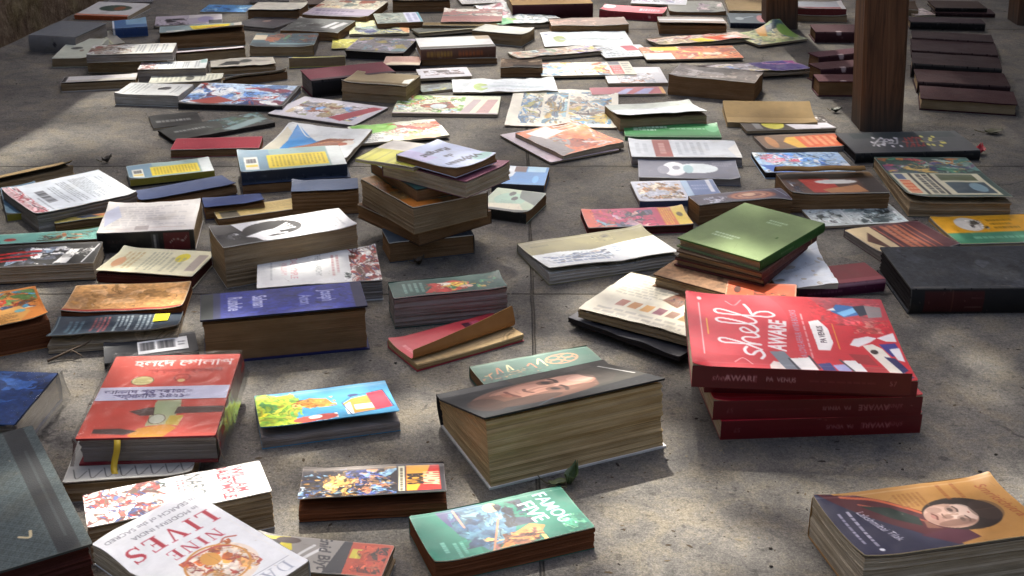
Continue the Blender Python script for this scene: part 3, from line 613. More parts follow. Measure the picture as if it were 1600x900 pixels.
B('red paperback with white lettering on its spine, standing out in the last rows', (941,25), (1030,37), (1036,14), 12, spine='f', bg='c0394a', sc='8f1f30', pages='cream',
  art=[('e', .1, .25, .1, .25, 'f0e0e4'), ('tl', .6, .2, .92, .8, 1, 'efc4cc')], sart=[('e', .8, .5, .02, .2, 'd8a0a8')])
B('white magazine with lilac print at the far edge', (985,10), (1072,13), (1070,-5), 3, thin=1, bg='e0e4ea', art=[('il', .1, 0, .9, .8, ['c8b4d0', 'd8e0ea', 'a8b4d0', 'e8ecf0'], 6, 16)])
B('tan paged book with a curling grey white cover in the far rows', (1030,55), (1134,54), (1131,27), 13, bg='9e948c', pages='brown', lift=.012, key='greycurl', art=[('r', 0, .25, 1, .5, 'd0d4d6'), ('r', .5, .5, 1, 1, '8a7a70')])
B('olive grey booklet lying on the curling grey white cover', (1047,25), (1133,23), (1130,2), 5, bg='8c8f84', pages='brown', art=[('il', .5, 0, 1, 1, ['8a7a84', 'a8a49c', 'c8b8b8', '6c7068'], 3, 14)])
B('plain tan card covered book next to the far dark post', (1140,22), (1198,20), (1195,-8), 4, bg='8d7b5c', pages='tan', mt='paper')
B('slate blue book with a navy spine in front of the plain tan one', (1141,44), (1197,44), (1192,21), 8, hard=1, spine='f', bg='5f6c74', sc='171d30', art=[('e', .3, .55, .12, .14, 'a8b4b8'), ('s', [(.4,.5),(.7,.3)], .04, 'b0c0c8'), ('e', .9, .55, .12, .35, 'c08a8c')])
B('white newspaper with a green blot, spread behind the purple printed comic', (851,76), (990,74), (986,49), T=.005, name='newspaper', thin=1, bg='e4eef2', wave=.003,
  art=[('e', .2, .5, .07, .22, 'a8b878'), ('s', [(.22,.55),(.5,.5),(.9,.6)], .05, 'b4c4c4'), ('tl', .3, .3, .9, .8, 4, 'c0ced2'), ('e', .06, .15, .03, .06, '6a7490')])
B('comic with a purple and yellow corner lying over the dark brown open book', (811,99), (943,87), (944,70), T=.006, name='comic_book', thin=1, bg='cfc8b8', wave=.003, lift=.006,
  art=[('il', 0, 0, .7, 1, ['c8b090', '9ab080', 'd88a60', 'c8c8c0', '8a6a5a', 'a8c0c0'], 14, 36), ('il', .7, 0, 1, 1, ['8a74b0', 'c8b8e0', 'd8c860', '6a5aa0'], 3, 16)])
B('white magazine with red blocks beside the purple cornered comic', (946,95), (1022,91), (1016,70), T=.005, thin=1, bg='dfe8ea', art=[('p', [(.55,.05),(.82,.05),(.85,.5),(.58,.5)], 'c0505c'), ('il', 0, .1, .5, .9, ['d0dce0', 'a8b8c0', 'e8eef0'], 2, 10), ('r', .86, .5, .96, .75, 'b8606a'), ('tl', .1, .6, .9, .9, 2, '90a0a8')])
B('dark brown book lying open face up with a black hollow, before the purple cornered comic', (782,121), (848,121), (750,92), 11, bg='4d4034', pages='brown', lift=.008, fan=.7, wave=.003, mt='paper', art=[('il', 0, 0, 1, .5, ['5a4a3c', '2c2420', '8a7a68'], 4, 14), ('r', .3, .6, 1, 1, '1c1612')])
B('yellow and blue comic with a red text block at one end', (846,125), (995,122), (994,98), T=.006, name='comic_book', thin=1, bg='e6e2cc',
  art=[('il', 0, 0, .74, 1, ['e0b850', 'b8d0dc', '7aa8c8', 'e8dcb0', 'c87a50', 'f0eee0'], 15, 46, '3a3440', .24), ('r', .76, .3, .88, .95, 'c04a48'), ('tl', .78, .35, .87, .9, 4, 'f0e0d8'), ('r', .76, 0, .88, .25, '6a6a70'), ('tl', .9, .1, .98, .9, 5, '8a8a88')])
B('pale blue paper sheet with a green streak, lying behind the comic page', (708,150), (872,147), (881,124), T=.004, name='newspaper', thin=1, bg='dce6ea', wave=.004,
  art=[('e', .27, .6, .07, .26, 'a8c070'), ('s', [(.3,.6),(.55,.6),(.85,.75)], .06, 'b8c8cc'), ('tl', .4, .2, .9, .9, 5, 'c4d0d4'), ('p', [(.02,.9),(.1,.3),(.2,.2),(.08,1)], 'b4bcc0')])
B('grey framed magazine with a dark photograph, next to the thick tan edged paperback', (657,130), (738,126), (748,107), 4, thin=1, bg='bcbcc4', art=[('il', .12, .2, .88, .75, ['5a4a48', '8a7a78', '3a3438', 'a89a98'], 5, 20)])
B('olive and slate magazine under the grey framed one', (660,148), (716,142), (724,127), 4, thin=1, bg='66706a', edge='1c1e20', art=[('il', 0, 0, 1, 1, ['5a6a60', '8a8c50', '3a4448', '7a8a94'], 6, 18)])
B('green and white comic with a black lower edge in front of the pale blue sheet', (612,182), (778,184), (800,151), 5, name='comic_book', thin=1, bg='dce6c8', edge='2a2a28',
  art=[('il', 0, 0, .66, 1, ['8abf52', 'c8dc9c', 'e8ead8', 'd88a5a', 'b86a48', 'c0d8e0', '5a8a3c'], 16, 44, '3a4030', .26), ('e', .42, .6, .08, .13, 'd8e2e4'), ('p', [(.62,1),(.74,.2),(.82,.2),(.72,1)], 'b8a8a8'), ('p', [(.78,1),(.88,.2),(.98,.2),(.9,1)], 'c09a94'), ('r', 0, .93, 1, 1, 'c8b8b4')])
B('large comic page of blue, yellow and brown panels in a cream border', (788,199), (966,203), (972,143), T=.004, name='comic_book', thin=1, bg='e5e2d0', wave=.003,
  art=[('il', .1, .06, .3, .93, ['7ab0d4', '4a86b8', 'c8c86a', 'b0a890', '3a6a8a'], 17, 30), ('il', .32, .06, .53, .93, ['8a7a60', '5a8aa0', 'b89a4a', '4a5a70', '9ac0c8'], 18, 30), ('il', .55, .2, .94, .93, ['e0c454', '8a7c6c', 'b0a08c', '5a9cc8', '6a5a50', 'a8c4cc'], 19, 34), ('il', .55, .06, .94, .2, ['6a9ab8', '8a94a0', 'c8ccc0'], 8, 16), ('s', [(.31,.06),(.31,.93)], .012, 'e5e2d0', 0), ('s', [(.54,.06),(.54,.93)], .012, 'e5e2d0', 0)])
B('grey and pink sheeted magazine under the orange and grey folded one', (860,258), (968,238), (752,217), T=.004, thin=1, bg='b4a8b0', key='under_orange', edge='d8d4d8', art=[('r', 0, .8, 1, 1, 'c8b4bc')])
B('orange and grey folded magazine on the bare floor between the two book blocks', (880,251), (975,231), (788,211), T=.012, z0=0.004, thin=1, bg='d67440', wave=.004,
  art=[('p', [(0,.25),(.3,.1),(.45,.9),(0,1)], '8d8684'), ('il', .25, .0, 1, 1, ['d8703a', 'e08a50', 'c05a30', 'e8e0dc', 'a8a09c'], 20, 30), ('p', [(.1,.1),(.5,0),(.6,.25),(.2,.4)], 'e0ddda'), ('tl', .55, .08, .95, .3, 2, 'e8e2dc')])
B('red and yellow comic with a scalloped white edge, tilted, in the far rows', (1030,78), (1175,67), (1148,52), T=.006, name='comic_book', thin=1, bg='d0b8a0', lift=.006, wave=.004,
  art=[('il', 0, 0, 1, .5, ['d88a90', 'e8d0c8', 'c04848', 'f0e0d8'], 6, 20), ('il', 0, .4, .4, 1, ['d8c890', 'a89a7a', 'c8b8a8', 'e8e0c8'], 9, 18), ('p', [(.4,.4),(.56,.35),(.62,1),(.42,1)], 'e2d238'), ('p', [(.58,.3),(.8,.2),(.9,1),(.65,1)], 'd0562c'), ('p', [(.76,.4),(.9,.4),(.92,.8),(.8,.85)], 'f0d8d4')])
B('green and yellow children magazine curling up by the dark post', (1186,76), (1262,66), (1166,52), T=.006, thin=1, bg='b9c08a', lift=.0, curl=[(1, .1, .1, .022), (.9, 0, .08, .012)],
  art=[('il', 0, 0, 1, 1, ['8ab060', 'c8c8a0', '6a8090', 'a8b890', 'd8d0a8', '506a70'], 21, 30), ('p', [(.55,0),(.75,0),(.5,.5),(.4,.4)], 'd8a040'), ('e', .9, .5, .12, .3, '94b860')])
B('orange and brown comic in front of the scalloped red and yellow one', (1010,99), (1162,96), (1143,74), T=.005, name='comic_book', thin=1, bg='c87a4a',
  art=[('il', 0, 0, 1, 1, ['d8703a', 'b85a38', 'e0a060', 'a86a50', 'd8c8b0', '8a4030'], 22, 40), ('r', .12, 0, .4, .3, 'e2c03a'), ('r', 0, .5, .3, 1, 'c4ccc4')])
B('long magazine with an orange end and a purple end, lying over the thick brown book', (1083,130), (1266,119), (1244,97), T=.008, thin=1, bg='b8b0b4', lift=.006, wave=.004, skew=.2,
  art=[('il', 0, 0, .3, 1, ['d89a50', 'e0b878', 'a87a58', 'd8c8b0'], 4, 18), ('il', .28, 0, .66, 1, ['a8b8d0', 'd8d8dc', '7a8ab0', 'c0b8b0', 'd8c87a'], 9, 24), ('p', [(.6,0),(1,0),(1,1),(.68,1)], '45327e'), ('s', [(.72,.1),(.85,.3),(.96,.2)], .02, 'd8a0c8'), ('p', [(.9,0),(1,0),(1,.6)], '7c2c70')])
B('white and grey leaflet with a small orange picture, beside the thick brown book', (950,135), (1044,134), (1088,104), 5, thin=1, bg='d4d6da', art=[('r', .25, 0, .95, .35, 'e6e8ec'), ('il', .2, .4, .8, 1, ['d8d4d0', 'b8a090', 'a8b0b8', 'c07a50'], 5, 16)])
B('thick book with ragged brown page edges and a dark cover, near the tall post', (1041,152), (1178,157), (1196,112), 30, bg='5d5550', pages='brown', lift=.002, wave=.002, fan=1, art=[('il', 0, 0, 1, .9, ['6a625c', '8a8078', '4a4440', 'a09a98'], 6, 20)])
B('red and mauve striped magazine behind the blank white sheet', (925,152), (1041,150), (1038,136), T=.005, thin=1, bg='b0505a', art=[('p', [(.3,1),(.5,.2),(.6,.2),(.45,1)], 'a8a8d0'), ('p', [(.55,1),(.75,.2),(.88,.2),(.75,1)], '9a9ac8'), ('r', .95, 0, 1, 1, 'd8a040')])
B('book lying under a blank white opened cover', (968,207), (1104,199), (1120,155), 17, bg='e9eef2', pages='tan', lift=.014, mt='paper', under='8a7a5c', wave=.002, art=[('r', 0, 0, 1, .38, 'd5dcd4'), ('p', [(.0,.36),(1,.3),(1,.4),(.05,.45)], 'dfe6e6')])
B('slim green paperback with white lettering in the column of flat books', (978,223), (1125,217), (1122,195), 6, bg='3d8a52', pages='brown', spine='f', sc='2a5a38', art=[('tl', .1, .16, .46, .52, 2, 'e0f0e4', 0, 3, .8), ('tl', .48, .3, .92, .46, 1, 'b8d8c0'), ('e', .93, .3, .07, .3, '68b07c'), ('r', 0, .85, 1, 1, '2c6a3c')])
B('grey white paperback with one brown stripe in the column of flat books', (988,263), (1157,257), (1150,219), 13, bg='c6ccd2', pages='grey', art=[('r', .22, 0, .38, 1, '8f4238'), ('tl', .25, .2, .35, .8, 1, 'c8a098', 1), ('tl', .42, .15, .75, .85, 5, 'a4acb4', 1), ('tl', .04, .2, .18, .8, 2, 'aab2b8', 1), ('p', [(.9,.5),(1,.2),(1,1),(.95,1)], 'd8d8d4')])
B('grey paperback with a white ghostly figure on its cover', (999,291), (1155,287), (1152,249), 10, bg='6f7280', pages='grey', art=[('e', .36, .55, .12, .34, 'e8eaee'), ('e', .6, .5, .2, .24, 'dfe8ea'), ('e', .38, .5, .04, .1, '9a9ca6'), ('e', .5, .55, .05, .2, 'a8c8cc'), ('tl', .75, .2, .95, .4, 2, '9a9caa'), ('e', .25, .6, .06, .2, '8a8c98')])
B('paperback with a pale brown scene and a blue end, under the dark violet volume', (999,324), (1132,320), (1150,281), 9, bg='cfd2dc', pages='grey', spine='f', sc='3a4a66', art=[('il', .04, .08, .56, .9, ['d8c8a8', 'b88a60', 'e8dcc8', '8a6a4a', 'f0e8e0', 'c8a480'], 23, 36), ('r', .6, 0, 1, 1, '6c80a8'), ('r', .6, 0, .68, 1, 'b4cce0'), ('tl', .7, .2, .95, .5, 2, '9aa8c8'), ('r', .9, .0, .95, .6, 'd8dce4')])
B('thick paperback with a dark violet cover, copper scrolls and browned edges', (1090,353), (1237,340), (1219,293), 32, bg='4a4656', pages='brown', lift=.0, curl=[(1, 1, .05, -.006)],
  art=[('il', .1, .3, .36, .95, ['b4b8cc', '7a7e94', 'd8dae4'], 5, 18), ('e', .62, .5, .26, .42, '7a4c42'), ('ring', .62, .5, .2, .33, .02, 'a87058'), ('ring', .62, .5, .13, .22, .02, 'b88a70'), ('e', .6, .4, .07, .15, 'c8a488'), ('s', [(.92,.1),(.97,.7)], .012, '8a90a4', 0)])
B('pink and scarlet comic with a yellow block, in front of the column of flat books', (919,369), (1083,363), (1076,322), 12, name='comic_book', bg='b8345c', pages='wine', spine='b',
  art=[('r', 0, 0, .1, 1, 'd05638'), ('il', .08, .05, .3, 1, ['c84a3a', 'd87048', 'b83050', '7ab0c0'], 6, 16), ('il', .28, .1, .68, 1, ['2c2c40', '4a4a68', 'c8a0b0', 'b84468', '1c1c28', 'e0b0a8'], 24, 26), ('r', .74, 0, .87, 1, 'd06a2c'), ('tl', .75, .05, .86, .95, 5, 'e8c83c', 1), ('r', .87, 0, 1, 1, 'e0c23c'), ('e', .93, .4, .03, .12, '6a5a28')])
B('olive book with a torn white ink sketched cover, beside the floor joint', (858,446), (1060,415), (832,377), 15, bg='8a8358', pages='white', lift=.012, skew=-.2, under='8c8a5c', edge='e0ddd0', curl=[(.55, 1, .09, -.004)],
  art=[('il', .55, .08, .72, .3, ['8a8358', '3a3828', '9a9468'], 4, 10), ('p', [(0,.46),(.2,.44),(.45,.52),(.6,.46),(.75,.4),(1,.34),(1,1),(0,1)], 'e3e8e6'), ('il', .06, .56, .55, .86, ['dce4e4', 'b0bcc4', 'c8b8a8', '8a94a0', 'eef0ee'], 25, 24, '4a5a78', .2), ('tl', .1, .6, .5, .9, 3, '7a8ca8'), ('tl', .6, .5, .95, .7, 3, '7a8ca8'), ('tl', .06, .14, .2, .22, 1, '6a6440')])
# black magazines with a newspaper bundle on them
B('lowest of the black glossy magazines under the cream newspaper', (890,505), (1060,568), (1000,446), T=.009, thin=1, bg='2e2f33', pages='black', edge='6a6a6c', lift=.002, wave=.003, key='bm0', name='magazine')
B('middle black glossy magazine between the lowest one and the cream newspaper', (888,494), (1062,556), (1002,436), T=.009, top=True, z0=Z('bm0') + .001, thin=1, bg='34353a', pages='black', edge='7c7c80', wave=.003, key='bm1')
B('cream newspaper bundle with a row of small brown and orange pictures', (903,484), (1092,534), (1016,432), T=.013, top=True, z0=Z('bm1') + .002, thin=1, name='newspaper', bg='d9d3bd', pages='tan', edge='c8bda0', wave=.003, key='news', lift=.004,
  art=[('tl', .08, .1, .55, .5, 7, 'a8a494'), ('p', [(.46,.42),(.52,.18),(.66,.2),(.62,.5)], '7a5440'), ('il', .5, .22, .64, .44, ['6a3c34', '8a6a50'], 3, 8)] + [('r', .2 + .105 * k, .6, .275 + .105 * k, .76, c) for k, c in enumerate(['a06048', 'b88450', 'd09a4a', '8a5660', '9a7a68', 'a88858', '985848'])] + [('tl', .1, .82, .95, .97, 2, 'aaa698')])
# middle of the right side: bundle of old volumes
B('olive spined old volume at the bottom of the jumble behind the red stack', (1062,492), (1170,494), (1110,452), T=.033, z0=0, hard=1, spine='l', bg='2b2620', sc='5a4a20', pages='tan', mt='cloth', key='olive')
B('purple hardback under the loose white sheets', (1246,470), (1381,455), (1368,408), 20, hard=1, spine='f', bg='7a3a3e', sc='4d1836', pages='tan', key='purple', mt='satin', art=[('r', 0, .8, 1, 1, '8c4a50')], sart=[('r', .3, 0, 1, .25, 'b88a94'), ('tl', .1, .4, .5, .7, 1, '8a4a68')])
B('old tan board hardback lying under the three green topped volumes', (1020,428), (1146,462), (1190,392), T=.022, top=True, z0=.033, hard=1, bg='87684e', pages='tan', mt='cloth', spine='b', key='tanboard', edge='4a3628', art=[('il', 0, 0, 1, 1, ['8c6c50', '9a7a5c', '7c5e46'], 3, 14, '8c6c50')])
B('loose white leaves curling out from under the green topped volumes', (1212,446), (1310,446), (1330,362), T=.006, top=True, z0=.036, thin=1, bg='dfe4ea', pages='white', wave=.009, curl=[(1, .1, .1, .022), (1, .95, .08, .008), (.5, .5, .05, .006)], name='magazine', mt='paper', key='loose',
  art=[('s', [(.1,.8),(.6,.7),(1,.55)], .012, 'b8bec8'), ('s', [(.1,.6),(.6,.5),(1,.35)], .012, 'b8bec8'), ('s', [(.1,.4),(.6,.35),(1,.2)], .012, 'c0c4cc'), ('p', [(.65,0),(1,0),(1,.18),(.8,.25)], '6a625c')])
B('brick orange booklet poking out behind the red stack', (1132,468), (1243,478), (1250,447), T=.008, top=True, z0=.048, bg='b2502f', pages='rust', worn=.9, art=[('e', .16, .45, .05, .2, '4a2418'), ('il', .4, .4, .9, .8, ['8a3820', 'c86a40', '5a2818'], 4, 14)], key='brick')
B('lowest of the three old volumes, maroon spine, under the green cover', (1054,403), (1193,436), (1310,388), T=.0125, top=True, z0=.056, hard=1, spine='r', bg='5a3230', sc='421c1e', pages='tan', key='st0', mt='cloth')
B('middle of the three old volumes, brown spine with faint gilt, under the green cover', (1056,391), (1190,426), (1314,374), T=.0125, top=True, z0=Z('st0'), hard=1, spine='r', bg='4a3a2c', sc='57302a', pages='tan', key='st1', mt='cloth', sart=[('r', .88, .1, .9, .9, '9a7a50'), ('tl', .2, .4, .6, .6, 1, '8a6048')])
B('olive green clothbound volume on top of the three old books', (1058,371), (1187,408), (1313,355), T=.0155, top=True, z0=Z('st1'), hard=1, spine='r', bg='788a60', sc='2f5a24', pages='tan', key='st2', mt='cloth', edge='4a6a34', worn=.35,
  art=[('tl', .22, .68, .52, .78, 2, 'b8ccb0'), ('tl', .5, .2, .72, .3, 2, 'b0c8a8'), ('e', .82, .52, .012, .02, '44602c')], sart=[('tl', .3, .4, .5, .6, 1, '6a8a58')])
# ------------------------------------------------------------------ right side
B('glossy black backed magazine with a yellow patch and white figures, under the rolled tan leaf', (1166,211), (1307,207), (1145,186), 5, thin=1, bg='3c342c', art=[('r', .12, .1, .2, .9, '8a8a88'), ('e', .34, .6, .12, .34, 'd6cf54'), ('il', .46, 0, 1, .55, ['b8a898', '8a5a48', 'd8d4d0'], 4, 14), ('p', [(.48,.6),(.95,.55),(1,.95),(.55,1)], 'dcd8dc')])
B('paperback with an orange and yellow panel and a brown end', (1201,243), (1326,233), (1181,212), 6, bg='7a6352', pages='grey', art=[('p', [(.28,.5),(.36,.2),(.98,.05),(1,.95),(.4,1)], 'd8683c'), ('p', [(.28,.5),(.36,.2),(.46,.2),(.48,1),(.38,1)], 'e2b44c'), ('e', .14, .5, .06, .4, 'c08a5c'), ('tl', .52, .2, .95, .85, 5, 'efc094', 1)])
B('blue and white comic with pink swirls, below the orange panel paperback', (1199,283), (1332,273), (1181,239), 8, name='comic_book', bg='a8c4e0', pages='black', edge='c8c8c0',
  art=[('il', 0, 0, 1, 1, ['5a8cc8', 'd8e4ee', '3a6ab0', 'a8cce0', 'e8ecf0', '88b0d8'], 26, 40), ('il', .05, .05, .5, .5, ['c87088', 'd8a8b8', 'b04860', 'e0d0d8'], 7, 18), ('p', [(0,.6),(.4,.7),(.5,1),(.1,1)], '3f68b4')])
B('book with one stiff tan leaf rolled up along its far side, near the tall post', (1140,204), (1272,196), (1268,168), 8, spine='f', bg='8a7552', pages='tan', lift=.013, prof=2.2, fan=.9, mt='paper', under='7c6844', edge='a08a60', art=[('r', 0, .7, 1, 1, '9c8660')])
B('paperback with a red, white and orange picture and a folded tan flap, deep brown edges', (1238,337), (1383,327), (1362,268), 28, bg='57423a', pages='brown', lift=.003, key='flap',
  art=[('r', 0, 0, 1, .22, '6a5030'), ('il', .05, .35, .2, .95, ['c8d0d8', '5a6478', '2c3040'], 5, 14), ('p', [(.18,.32),(.5,.32),(.55,.95),(.24,.95)], 'b04038'), ('e', .55, .45, .22, .1, 'd8d8d4'), ('p', [(.35,.8),(.75,.6),(.8,.95),(.4,.97)], 'b8845c'), ('r', .8, .25, 1, 1, '3c3634'), ('r', 0, .22, 1, .3, '3a2c20')])
r_ = BOOKS['flap']; V_, F_ = [], []
for k_ in range(13):
    for j_ in range(9):
        a_ = j_ / 8; V_.append((-r_['W'] * .53 + r_['W'] * .94 * k_ / 12, r_['D'] * .5 - .004 - .022 * a_ ** 1.5, r_['T'] + .004 + .013 * math.sin(a_ * 2.4) + .001 * math.sin(k_)))
fo_ = mesh_obj('folded_leaf', V_, gridf(9, 13), M['paper'], r_['root'], np.tile(s2l(lin('8a6a40')), (len(V_), 1)), True); q_ = fo_.modifiers.new('thickness', 'SOLIDIFY'); q_.thickness = .0007
B('dark green paperback with a cream panel barred in black and a lifted cover', (1421,342), (1574,337), (1517,246), 20, bg='2f4a42', pages='tan', lift=.016, under='4a4a38', edge='d8d8c8',
  art=[('il', .02, .03, 1, .38, ['4a7a70', '8a6a90', '3a8a6a', 'c07a40', '2c3a70', 'b83a48', 'a8c0b0', 'c8a858'], 27, 40), ('r', .02, .4, .93, .96, 'd9d3b4'), ('r', .05, .42, .14, .56, '4a5a7a'), ('r', .05, .58, .16, .92, 'd86a3c'), ('tl', .05, .6, .16, .92, 4, 'f0c8a0'), ('r', .2, .4, .23, .95, '1e1e1c'), ('tl', .255, .42, .385, .94, 2, '20201e', 1, 8, .75), ('r', .4, .4, .43, .95, '1e1e1c'), ('r', .48, .42, .86, .58, '54603a'), ('r', .5, .62, .9, .92, '24404c'), ('e', .78, .76, .08, .12, '7a9aa4'), ('s', [(.02,.39),(.96,.39)], .012, 'c8d8b8', 0)])
B('wide charcoal volume with a white, red and yellow branch painted on its cover', (1338,258), (1526,248), (1494,204), 16, hard=1, spine='f', bg='4b4d50', sc='141517', pages='black', key='branch',
  art=[('r', .1, .05, .95, .3, '3a4244')] + [('s', [(.2 + .03 * k + .02 * math.sin(k * 2.1), .68 - .1 * (k % 3)), (.25 + .03 * k, .5 + .12 * math.sin(k * 1.7)), (.3 + .03 * k + .02 * math.cos(k), .3 + .2 * ((k * 7) % 5) / 5)], .014, 'c9c7c8') for k in range(6)]
  + [('e', .22 + .022 * k, .5 + .22 * math.sin(k * 2.3), .012, .05, 'dcdadb') for k in range(11)] + [('s', [(.46 + .03 * k, .75), (.5 + .03 * k, .5 + .1 * math.sin(k * 2)), (.52 + .03 * k, .3)], .014, '9a4440') for k in range(5)]
  + [('e', .48 + .018 * k, .5 + .2 * math.sin(k * 2.9), .01, .045, 'b05048') for k in range(9)] + [('e', .63 + .018 * k, .5 + .24 * math.sin(k * 2.4), .014, .05, 'bfb75e') for k in range(10)] + [('s', [(.2,.62),(.4,.5),(.6,.55),(.8,.48)], .01, '8a8880')])
B('white leaflet of black puzzle drawings behind the cream and maroon paperback', (1277,359), (1421,352), (1253,326), 4, thin=1, bg='d4dcd8', art=[('il', .02, .05, .36, .95, ['d8e0dc', 'b8c4c4', '4a5450', 'e4e8e4'], 28, 24), ('s', [(.4,.05),(.4,.95)], .012, 'f0f4f0', 0), ('il', .42, .05, .98, .95, ['c8d4d4', '5a6a6c', 'e0e8e4', '8a9a98', '3a4444'], 29, 34)])
B('maroon paperback with orange rules and a cream end', (1380,412), (1499,396), (1314,359), 12, bg='58353a', pages='grey', art=[('p', [(0,0),(.32,0),(.3,1),(0,1)], 'd8c39a'), ('p', [(.05,.5),(.2,.2),(.2,.9)], '5a3c34')] + [('r', .34 + .09 * k, .06, .36 + .09 * k + .03 * (k in (1, 2, 3)), .94, 'b0684c') for k in range(6)] + [('tl', .44, .1, .62, .9, 2, 'c08468', 1)])
B('yellow paperback with a white label over a green lower band', (1499,390), (1664,384), (1439,340), 6, bg='dfa42c', pages='cream', art=[('e', .3, .3, .13, .24, 'dcd8cc'), ('il', .3, .15, .46, .5, ['7a7464', 'c8c0b0', '4a463c'], 6, 14), ('tl', .5, .12, .75, .52, 3, '8a6a20'), ('r', 0, .6, 1, 1, '4c8a6c'), ('tl', .2, .72, .7, .86, 1, '8ac0a0')])
B('big black clothbound volume with a dull red label on its spine', (1418,491), (1690,488), (1373,386), 40, hard=1, spine='f', bg='33363a', sc='1d1c1c', pages='black', mt='cloth', worn=.9, edge='55544f', key='black',
  art=[('s', [(.02,.97),(.98,.95)], .006, '5c5a54', 0), ('il', 0, 0, 1, 1, ['34373b', '303338', '383b40'], 2, 12, '3a3d42')], sart=[('r', .08, .1, .42, .9, '3c1614'), ('s', [(.24,.1),(.24,.9)], .004, '5c3a2c', 0)])
# ------------------------------------------------------------------ wine coloured volumes
for k, (pl, pr, bk, h, lab) in enumerate([((1278,152), (1362,150), (1272,116), 24, 'wine coloured volume with a white slip showing, first of the row beside the tall post'),
        ((1276,130), (1362,128), (1262,99), 24, 'second wine coloured volume from the front, in the row beside the tall post'), ((1271,110), (1360,108), (1262,82), 24, 'third wine coloured volume from the front, in the row beside the tall post'),
        ((1274,68), (1352,66), (1268,38), 17, 'rearmost wine coloured volume in the row beside the tall post')]):
    B(lab, pl, pr, bk, h, hard=1, spine='b' if k == 0 else 'f', bg=('4e282d','472329','53303a','4a2a30')[k], sc='3a1a1f', pages='brown', mt='cloth', group='wine coloured volumes in rows by the posts', art=[('e', .45, .97, .06, .1, 'c8b4b4')], sart=[('e', .45, .06, .05, .25, 'b8a4a4')])
for k, (pl, pr, bk, h, lab) in enumerate([((1437,174), (1586,179), (1441,134), 18, 'nearest wine coloured volume beyond the tall post, its tan page edges in view'), ((1433,148), (1574,150), (1433,108), 18, 'wine coloured volume lying right behind the nearest one beyond the tall post'),
        ((1424,124), (1560,126), (1432,82), 22, 'black edged wine volume, third from the front beyond the tall post'), ((1424,92), (1557,96), (1428,60), 12, 'plum coloured volume, fourth from the front beyond the tall post'),
        ((1424,74), (1550,78), (1426,48), 14, 'fifth wine coloured volume from the front beyond the tall post'), ((1422,47), (1537,48), (1418,26), 12, 'black spined volume with a plum top, rearmost of the row beyond the tall post')]):
    B(lab, pl, pr, bk, h, hard=1, spine='b' if k == 0 else 'f', bg=('35141a','2f1217','2a151a','301b20','2b161b','33222a')[k], sc='240d11' if k in (1, 3, 4) else '121011', worn=.9, wave=.001, pages='tan', mt='cloth', group='wine coloured volumes in rows by the posts')
B('dark maroon volume in the last row on the shaded side', (1463,27), (1552,26), (1548,14), 6, hard=1, spine='f', bg='3a2226', sc='2a1418', mt='cloth', key='km')
B('black bound book lying on the last dark maroon volume', (1462,19), (1540,18), (1530,2), 6, z0=Z('km'), hard=1, spine='f', bg='3c2a24', sc='151112', mt='cloth')
B('pale pink and white booklet before the last dark maroon volume', (1429,27), (1462,26), (1464,12), 3, thin=1, bg='b8a8a4', art=[('il', 0, 0, 1, 1, ['c8b8b4', '5a3a3c', 'd8d0c8', '8a6a6c'], 4, 12)])
B('tan paged book half hidden by the tall post at the back', (1405,24), (1434,24), (1434,3), 8, bg='4a3a2c', pages='tan', mt='paper')
B('tan paged book behind the post with a red and silver one on top', (1247,35), (1321,33), (1318,14), 9, bg='7a6a58', pages='tan', key='silv')
B('silver topped red book on the tan paged one between the two posts', (1247,26), (1319,23), (1316,4), 11, z0=Z('silv'), spine='f', bg='a8b0b8', sc='6a1c22', pages='cream', art=[('r', 0, .75, 1, 1, '8a2a30'), ('r', .9, 0, 1, 1, 'd8d8d8')])
# ------------------------------------------------------------------ pile in the middle
B('slate blue covered book at the very bottom of the leaning pile', (609,411), (741,396), (598,360), T=.034, bg='3f4c58', pages='brown', key='p0', spine='r', sc='3a4048')
B('thick book with a dark cover edge, second from the bottom of the leaning pile', (655,385), (768,349), (561,319), T=.024, top=False, z0=Z('p0') + .0005, bg='5a4434', pages='brown', key='p1', spine='r', mt='paper', edge='c8bfae')
B('thick pale sided paperback with an orange corner, in the middle of the leaning pile', (646,327), (762,300), (559,281), T=.044, top=True, z0=Z('p1') + .001, bg='8a6a40', pages='tan', key='p2', spine='r', lift=0,
  art=[('il', 0, .2, 1, 1, ['a86a30', '8a5a38', '5a5a48', 'c0a070'], 5, 22), ('r', 0, .75, .4, 1, 'b5702e')])
B('teal covered paperback with rusty edges, above the thick ones in the leaning pile', (651,298), (742,280), (560,256), T=.02, top=True, z0=Z('p2') + .001, bg='2f5a58', pages='brown', key='p3', spine='b', edge='1c2c2c')
B('mauve covered hardback with pale side pages, third from the top of the leaning pile', (728,286), (797,257), (585,256), T=.026, top=True, z0=Z('p3') + .001, hard=0, bg='7b4a5c', pages='cream', key='p4', spine='b', sc='6a3c4c', mt='satin', edge='7b4a5c')
B('yellow green booklet with a white strip, second from the top of the leaning pile', (646,263), (702,232), (556,247), T=.006, top=True, z0=Z('p4') + .0005, bg='b7b54c', pages='cream', key='p5', art=[('p', [(.55,0),(1,0),(1,1),(.62,1)], 'e2ded2')] + [('r', 0, .1 + .2 * k, .5, .13 + .2 * k, '94924a') for k in range(4)])
